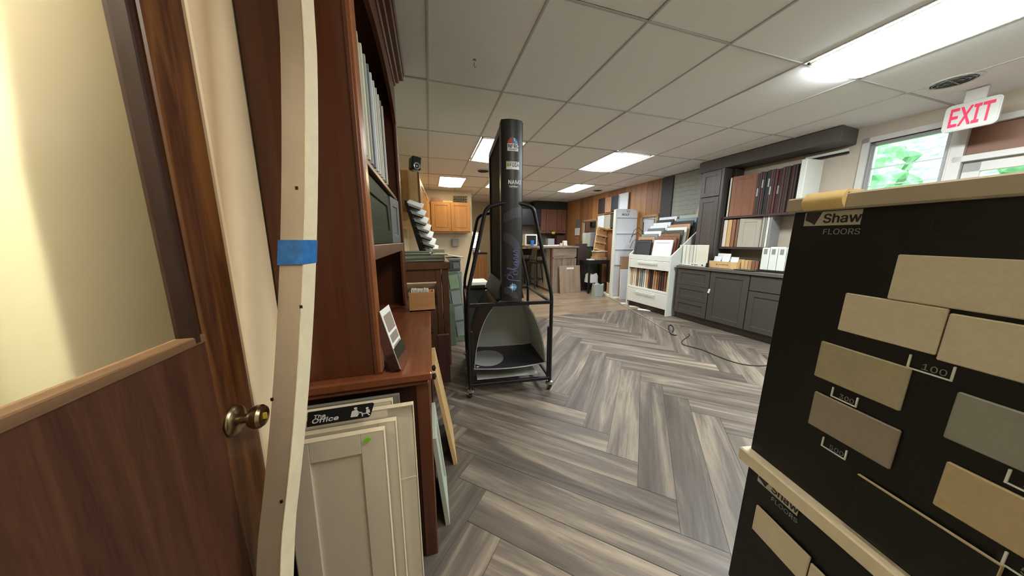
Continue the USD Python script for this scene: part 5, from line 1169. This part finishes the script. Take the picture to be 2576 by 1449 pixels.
# the name in handwriting, running up the cover
def pen(strokes, h, oz, ox, wd_, mt, name):
    mb = MB()
    for s_ in strokes:
        P = np.array(s_, float); k = 8; u = np.linspace(0, len(P)-1, (len(P)-1)*k+1); i = np.arange(len(P))
        from scipy.interpolate import PchipInterpolator, CubicSpline
        c = CubicSpline(i, P, axis=0)(u); pts = [(ox-q[1]*h, bul(ox-q[1]*h)-.0012, oz+q[0]*h) for q in c]; mb.tube(pts, wd_, 5)
    t.add(name, mb, mt)
POL = [[(.15, -.25), (.25, .3), (.35, .85), (.55, 1.0), (.75, .85), (.65, .6), (.38, .48)], [(.95, .45), (.80, .35), (.82, .08), (1.0, .03), (1.12, .22), (1.02, .45), (.95, .45)], [(1.12, .3), (1.35, .7), (1.40, 1.02), (1.30, .9), (1.30, .3), (1.42, .03), (1.58, .2)],
       [(1.92, .42), (1.72, .38), (1.66, .12), (1.80, .03), (1.95, .38), (1.94, .08), (2.08, .1)], [(2.08, .1), (2.22, .45), (2.24, .38), (2.34, .40), (2.36, .08), (2.50, .12)], [(2.50, .12), (2.60, .42), (2.58, .08), (2.72, .12)], [(2.70, .12), (2.90, .48), (2.95, .30), (2.98, .08), (2.82, .04)], [(2.63, .58), (2.65, .62)]]
hL = (tz(632)-tz(712))/2.9
pen(POL, hL, tz(712), xm+.045, .0028, 'polaris_ink', 'lettering')
sc = (xm-.002, tz(722)); decal(Point(sc[0]+.008, sc[1]).buffer(.028, 12), 'print_blue', 'star_disc', .0006)
decal(Polygon([(sc[0]+(.042 if k % 4 == 0 else .020 if k % 2 == 0 else .006)*math.cos(k*PI/8*1), sc[1]+(.042 if k % 4 == 0 else .020 if k % 2 == 0 else .006)*math.sin(k*PI/8)) for k in range(16)]), 'print_white', 'star', .0006, .0008)
# flared skirt under the tower: black outside, white lining
pl_ = [(tx0, .80), (tx0-.06, .755), (tx0-.125, .665), (tx0-.175, .55), (tx0-.21, .41), (tx0-.232, .232)]
pr_ = [(tx1-.01, .80), (tx1+.05, .755), (tx1+.115, .665), (tx1+.165, .55), (tx1+.20, .41), (tx1+.225, .232)]
def sheet(P, y0, y1, off):
    P = [np.array(p) for p in bend([(a, 0, b) for a, b in P])]; V = []; F = []
    for i, p in enumerate(P): V += [[p[0], y0, p[2]], [p[0], y1, p[2]], [p[0]+off, y1, p[2]], [p[0]+off, y0, p[2]]]
    m = len(P)
    for i in range(m-1):
        for j in range(4): a, b = 4*i+j, 4*i+(j+1) % 4; F += [[a, b, b+4], [a, b+4, a+4]]
    e = 4*(m-1); F += [[0, 2, 1], [0, 3, 2], [e, e+1, e+2], [e, e+2, e+3]]
    return MB().raw(V, F)
t.add('skirt', sheet(pl_, .03, CD-.08, .004), 'arch_black'); t.add('skirt_lining', sheet([(a+.0042, b) for a, b in pl_], .028, CD-.08, .004), 'arch_white')
t.add('skirt', sheet(pr_, .03, CD-.08, -.004), 'arch_black'); t.add('skirt_lining', sheet([(a-.0042, b) for a, b in pr_], .028, CD-.08, -.004), 'arch_white')
bp = [(p[0]+.008, p[1]) for p in pl_][::-1]+[(p[0]-.008, p[1]) for p in pr_]
t.add('back_board', MB().prism(bp, .006, basis=B_, origin=(0, .50, 0)), 'arch_white')
t.add('sloped_base', MB().prism([(tx0-.06, .80), (tx0, .93), (tx1, .93), (tx1+.03, .80)], .66, basis=[(1,0,0), (0,0,1), (0,-1,0)], origin=(0, .69, 0)), 'tower_black'); t.done()
one('white_card', MB().box(.80, .868, 2.755, 2.763, .62, .86, .002), 'white_paint', 'white card hanging at the back of the black cart', 'card')
one('grey_board', MB().box(.27, .50, 2.72, 2.735, .20, .80, .002).mv(.04, .06, 0), 'steel_grey', 'dark grey panel behind the rear rail of the black cart', 'panel')

# ================================================================ black carpet tile display in the right foreground
TH3 = math.radians(1.0); SF = ((1.0017, .548, 0), -101.2); Z0 = .954
def SL(u, v): return u*math.cos(TH3)-v*math.sin(TH3), u*math.sin(TH3)+v*math.cos(TH3)+Z0
def sr(mb): return mb.rot((0,1,0), 1.0, (0, 0, Z0))
t = Thing('floor_sample_display', 'black flooring sample display with beige tile samples and cream rails in the right foreground', 'sample display', frame=SF)
BW = .66
up = t.add('sample_card', sr(MB().box(0, BW, 0, .012, Z0-.395, Z0+.40, .002)), 'black_card')
t.add('backing_box', MB().box(.03, BW, .05, .42, 0.02, 1.36, .004), 'black_card')
cap = sr(MB().box(-.008, BW+.01, -.022, .05, Z0+.374, Z0+.412, .004)); t.add('top_rail', cap, 'tray_cream')
(xa, za), (xb, zb) = SL(.033, .40), SL(.128, .40)
clip = MB(); m_ = 12; pr = [(-.024-.012*math.sin(PI*i/m_), Z0+.376+.043*i/m_) for i in range(m_+1)]
clip.prism([(y, z) for y, z in pr]+[(-.0225, Z0+.419), (.02, Z0+.419), (.02, Z0+.4125), (-.0225, Z0+.4125)], .085, basis=[(0,1,0), (0,0,1), (1,0,0)], origin=(.042, 0, 0)); t.add('brass_clip', sr(clip), 'brass_clip')
tr = sr(MB().box(-.012, BW+.01, -.03, .05, Z0-.435, Z0-.39, .004)); t.add('middle_rail', tr, 'cream_edge')
low = sr(MB().box(-.0, BW, .004, .016, Z0-.93, Z0-.437, .002)); t.add('sample_card', low, 'black_card')
t.add('foot_box', MB().box(.02, BW, .03, .45, 0, .10, .004), 'black_card')
def tile(u, v, w, h, mt, pr_=0): x, z = SL(u, v); t.add('tile', sr(MB().box(x, x+w, -.0075, 0, z-h, z, .0022)), mt)
tile(.227, .268, .175, .096, 'tile_sand_light'); tile(.405, .272, .175, .096, 'tile_sand_light')
tile(.156, .172, .152, .094, 'tile_sand_light'); tile(.310, .162, .152, .094, 'tile_sand_light'); tile(.464, .150, .152, .094, 'tile_sand_light')
tile(.128, .039, .155, .098, 'tile_olive'); tile(.135, -.099, .155, .096, 'tile_mushroom')
tile(.342, .020, .155, .096, 'tile_grey'); tile(.352, -.118, .155, .098, 'tile_gold')
def label(u, v, w, h, txt):
    x, z = SL(u, v); f = MB(); e = .003
    f.box(x, x+e, -.0035, -.0002, z-h, z, .0005).box(x+w-e, x+w, -.0035, -.0002, z-h, z, .0005).box(x+e, x+w-e, -.0035, -.0002, z-h, z-h+e, .0005)
    li = t.add('label_frame', sr(f), 'plastic_white')
    hh = h*.42; t.add('lettering', sr(MB().text(txt, hh, (x+w*.30, -.0008, z-h*.80), (1,0,0), (0,0,1), .0008, False)), 'print_grey', li)
label(.274, .064, .058, .030, '100'); label(.166, -.070, .050, .026, '300'); label(.168, -.210, .050, .027, '500'); label(.408, -.083, .05, .027, '400'); label(.428, -.225, .05, .027, '550')
def logo(u, v, w, h, floors=True):
    x, z = SL(u, v); li = t.add('brand_label', sr(MB().box(x, x+w, -.0012, -.0002, z-h, z, 0)), 'greige')
    sw = [(x+.004, z-.001), (x+w*.33, z-.001), (x+w*.22, z-h*.93), (x+w*.12, z-h*.72), (x+.003, z-h*.58)]
    t.add('brand_mark', sr(MB().prism(sw, .0008, basis=[(1,0,0), (0,0,1), (0,-1,0)], origin=(0, -.0012, 0))), 'print_black', li)
    t.add('lettering', sr(MB().text('Shaw', h*.60, (x+w*.36, -.0012, z-h*.80), (1,0,0), (0,0,1), .0008, True, 0, .98)), 'print_black', li)
    t.add('lettering', sr(MB().text('FLOORS', h*.38, (x+w*.40, -.0003, z-h*1.62), (1,0,0), (0,0,1), .0008, False, 0, 1.0)), 'print_grey')
logo(.036, .372, .117, .036); logo(.032, -.443, .117, .036)
# hand slot: a flat black patch for the shade in the recess, with its lip
x, z = SL(.258, .330); P = sbox(x+.016, z-.008, x+.30, z+.004).buffer(.012, 6)
t.add('hand_slot', sr(MB().prism(P, .0012, basis=[(1,0,0), (0,0,1), (0,-1,0)], origin=(0, -.0002, 0))), 'shadow_black'); t.add('slot_lip', sr(MB().prism(P.buffer(.003).difference(P), .002, basis=[(1,0,0), (0,0,1), (0,-1,0)], origin=(0, 0, 0))), 'black_plastic')
# lower black card stood in front with a pale edge
x, z = SL(.248, -.247); t.add('leaning_card', sr(MB().box(x, x+.185, -.012, -.006, z-.135, z, .001)), 'black_card'); t.add('card_edge', sr(MB().box(x, x+.185, -.0122, -.0058, z-.0005, z+.0015, 0).box(x+.184, x+.1855, -.0122, -.0058, z-.135, z, 0)), 'tile_gold')
label(.292, -.335, .052, .028, '350')
tile(.045, -.555, .152, .095, 'tile_sand'); tile(.20, -.57, .152, .095, 'tile_sand'); t.done()

# ================================================================ exit sign and cables
ez = at(2440, 290, z=2.30); e0 = at(2376, 330, x=3.72); 
EY_, EX_ = .985, 4.20
c0, c1, c2 = at(2375, 330, x=EX_), at(2510, 245, x=EX_), at(2505, 315, x=EX_)
t = Thing('exit_sign', 'white exit sign with red EXIT letters hanging from the ceiling by the door', 'exit sign')
s_w, s_h = .245, .205
zc_ = 2.245; yc = at(2443, 285, x=EX_)[1]
pm = sbox(-s_w/2+.03, -s_h/2+.03, s_w/2-.03, s_h/2-.03).buffer(.03, 6)
def ex(mb): return mb.rot((0,0,1), -90+2).mv(EX_, yc, zc_)
t.add('body', ex(MB().prism(pm, .03, basis=[(1,0,0), (0,0,1), (0,-1,0)], origin=(0, .03, 0))), 'exit_body')
t.add('face_plate', ex(MB().prism(pm.buffer(-.008), .003, basis=[(1,0,0), (0,0,1), (0,-1,0)], origin=(0, 0, 0))), 'exit_body')
m0 = meshkit.text_mesh('EXIT', .135, .002, True); wtx = m0.bounds[1][0]-m0.bounds[0][0]
t.add('lettering', ex(MB().text('EXIT', .135, (-.095-m0.bounds[0][0]*.19/wtx, -.0031, -.066), (1,0,0), (0,0,1), .002, True, 0, .19/wtx)), 'exit_red')
t.add('ceiling_mount', ex(MB().box(-.05, .05, .0, .03, s_h/2-.002, CZ-zc_-.005, .004)), 'exit_body'); t.done()
def cable(px, label, name, mt, rad):
    pts = [at(a, b, z=rad+.001) for a, b in px]; from_ = np.array(pts)
    from scipy.interpolate import CubicSpline
    i = np.arange(len(pts)); u = np.linspace(0, len(pts)-1, len(pts)*6); c = CubicSpline(i, from_, axis=0)(u)
    one(name, MB().tube(c, rad, 6), mt, label, 'cable', smooth=60)
cable([(1508, 737), (1540, 752), (1580, 775), (1612, 793), (1650, 815), (1690, 838)], 'pale extension cord running from the display panel across the floor', 'extension_cord', 'wire_pale', .006)
cable([(1690, 836), (1693, 822), (1684, 818), (1683, 832), (1702, 843)], 'short looped black cable end with plug beside the pale cord', 'power_plug', 'wire_black', .008)
cable([(1733, 840), (1729, 848), (1716, 858), (1722, 868), (1760, 878), (1800, 894), (1850, 912), (1900, 920), (1945, 918)], 'thin black cable curving over the floor to the black sample display', 'floor_cable', 'wire_black', .0045)
q = at(1193, 158, z=CZ)
t = Thing('ceiling_hook', 'tiny dark hook in a ceiling tile, left of the black tower', 'hook')
t.add('hook', MB().tube([(q[0], q[1], CZ+.004), (q[0], q[1], CZ-.02), (q[0]+.006, q[1], CZ-.028), (q[0]+.012, q[1], CZ-.02)], .0025, 6), 'plastic_grey'); t.add('stain', MB().lathe([(0, CZ+.0012), (.012, CZ+.0012), (.012, CZ+.003), (0, CZ+.003)], 12, (q[0]-.002, q[1]-.03, 0)), 'plastic_grey'); t.done()
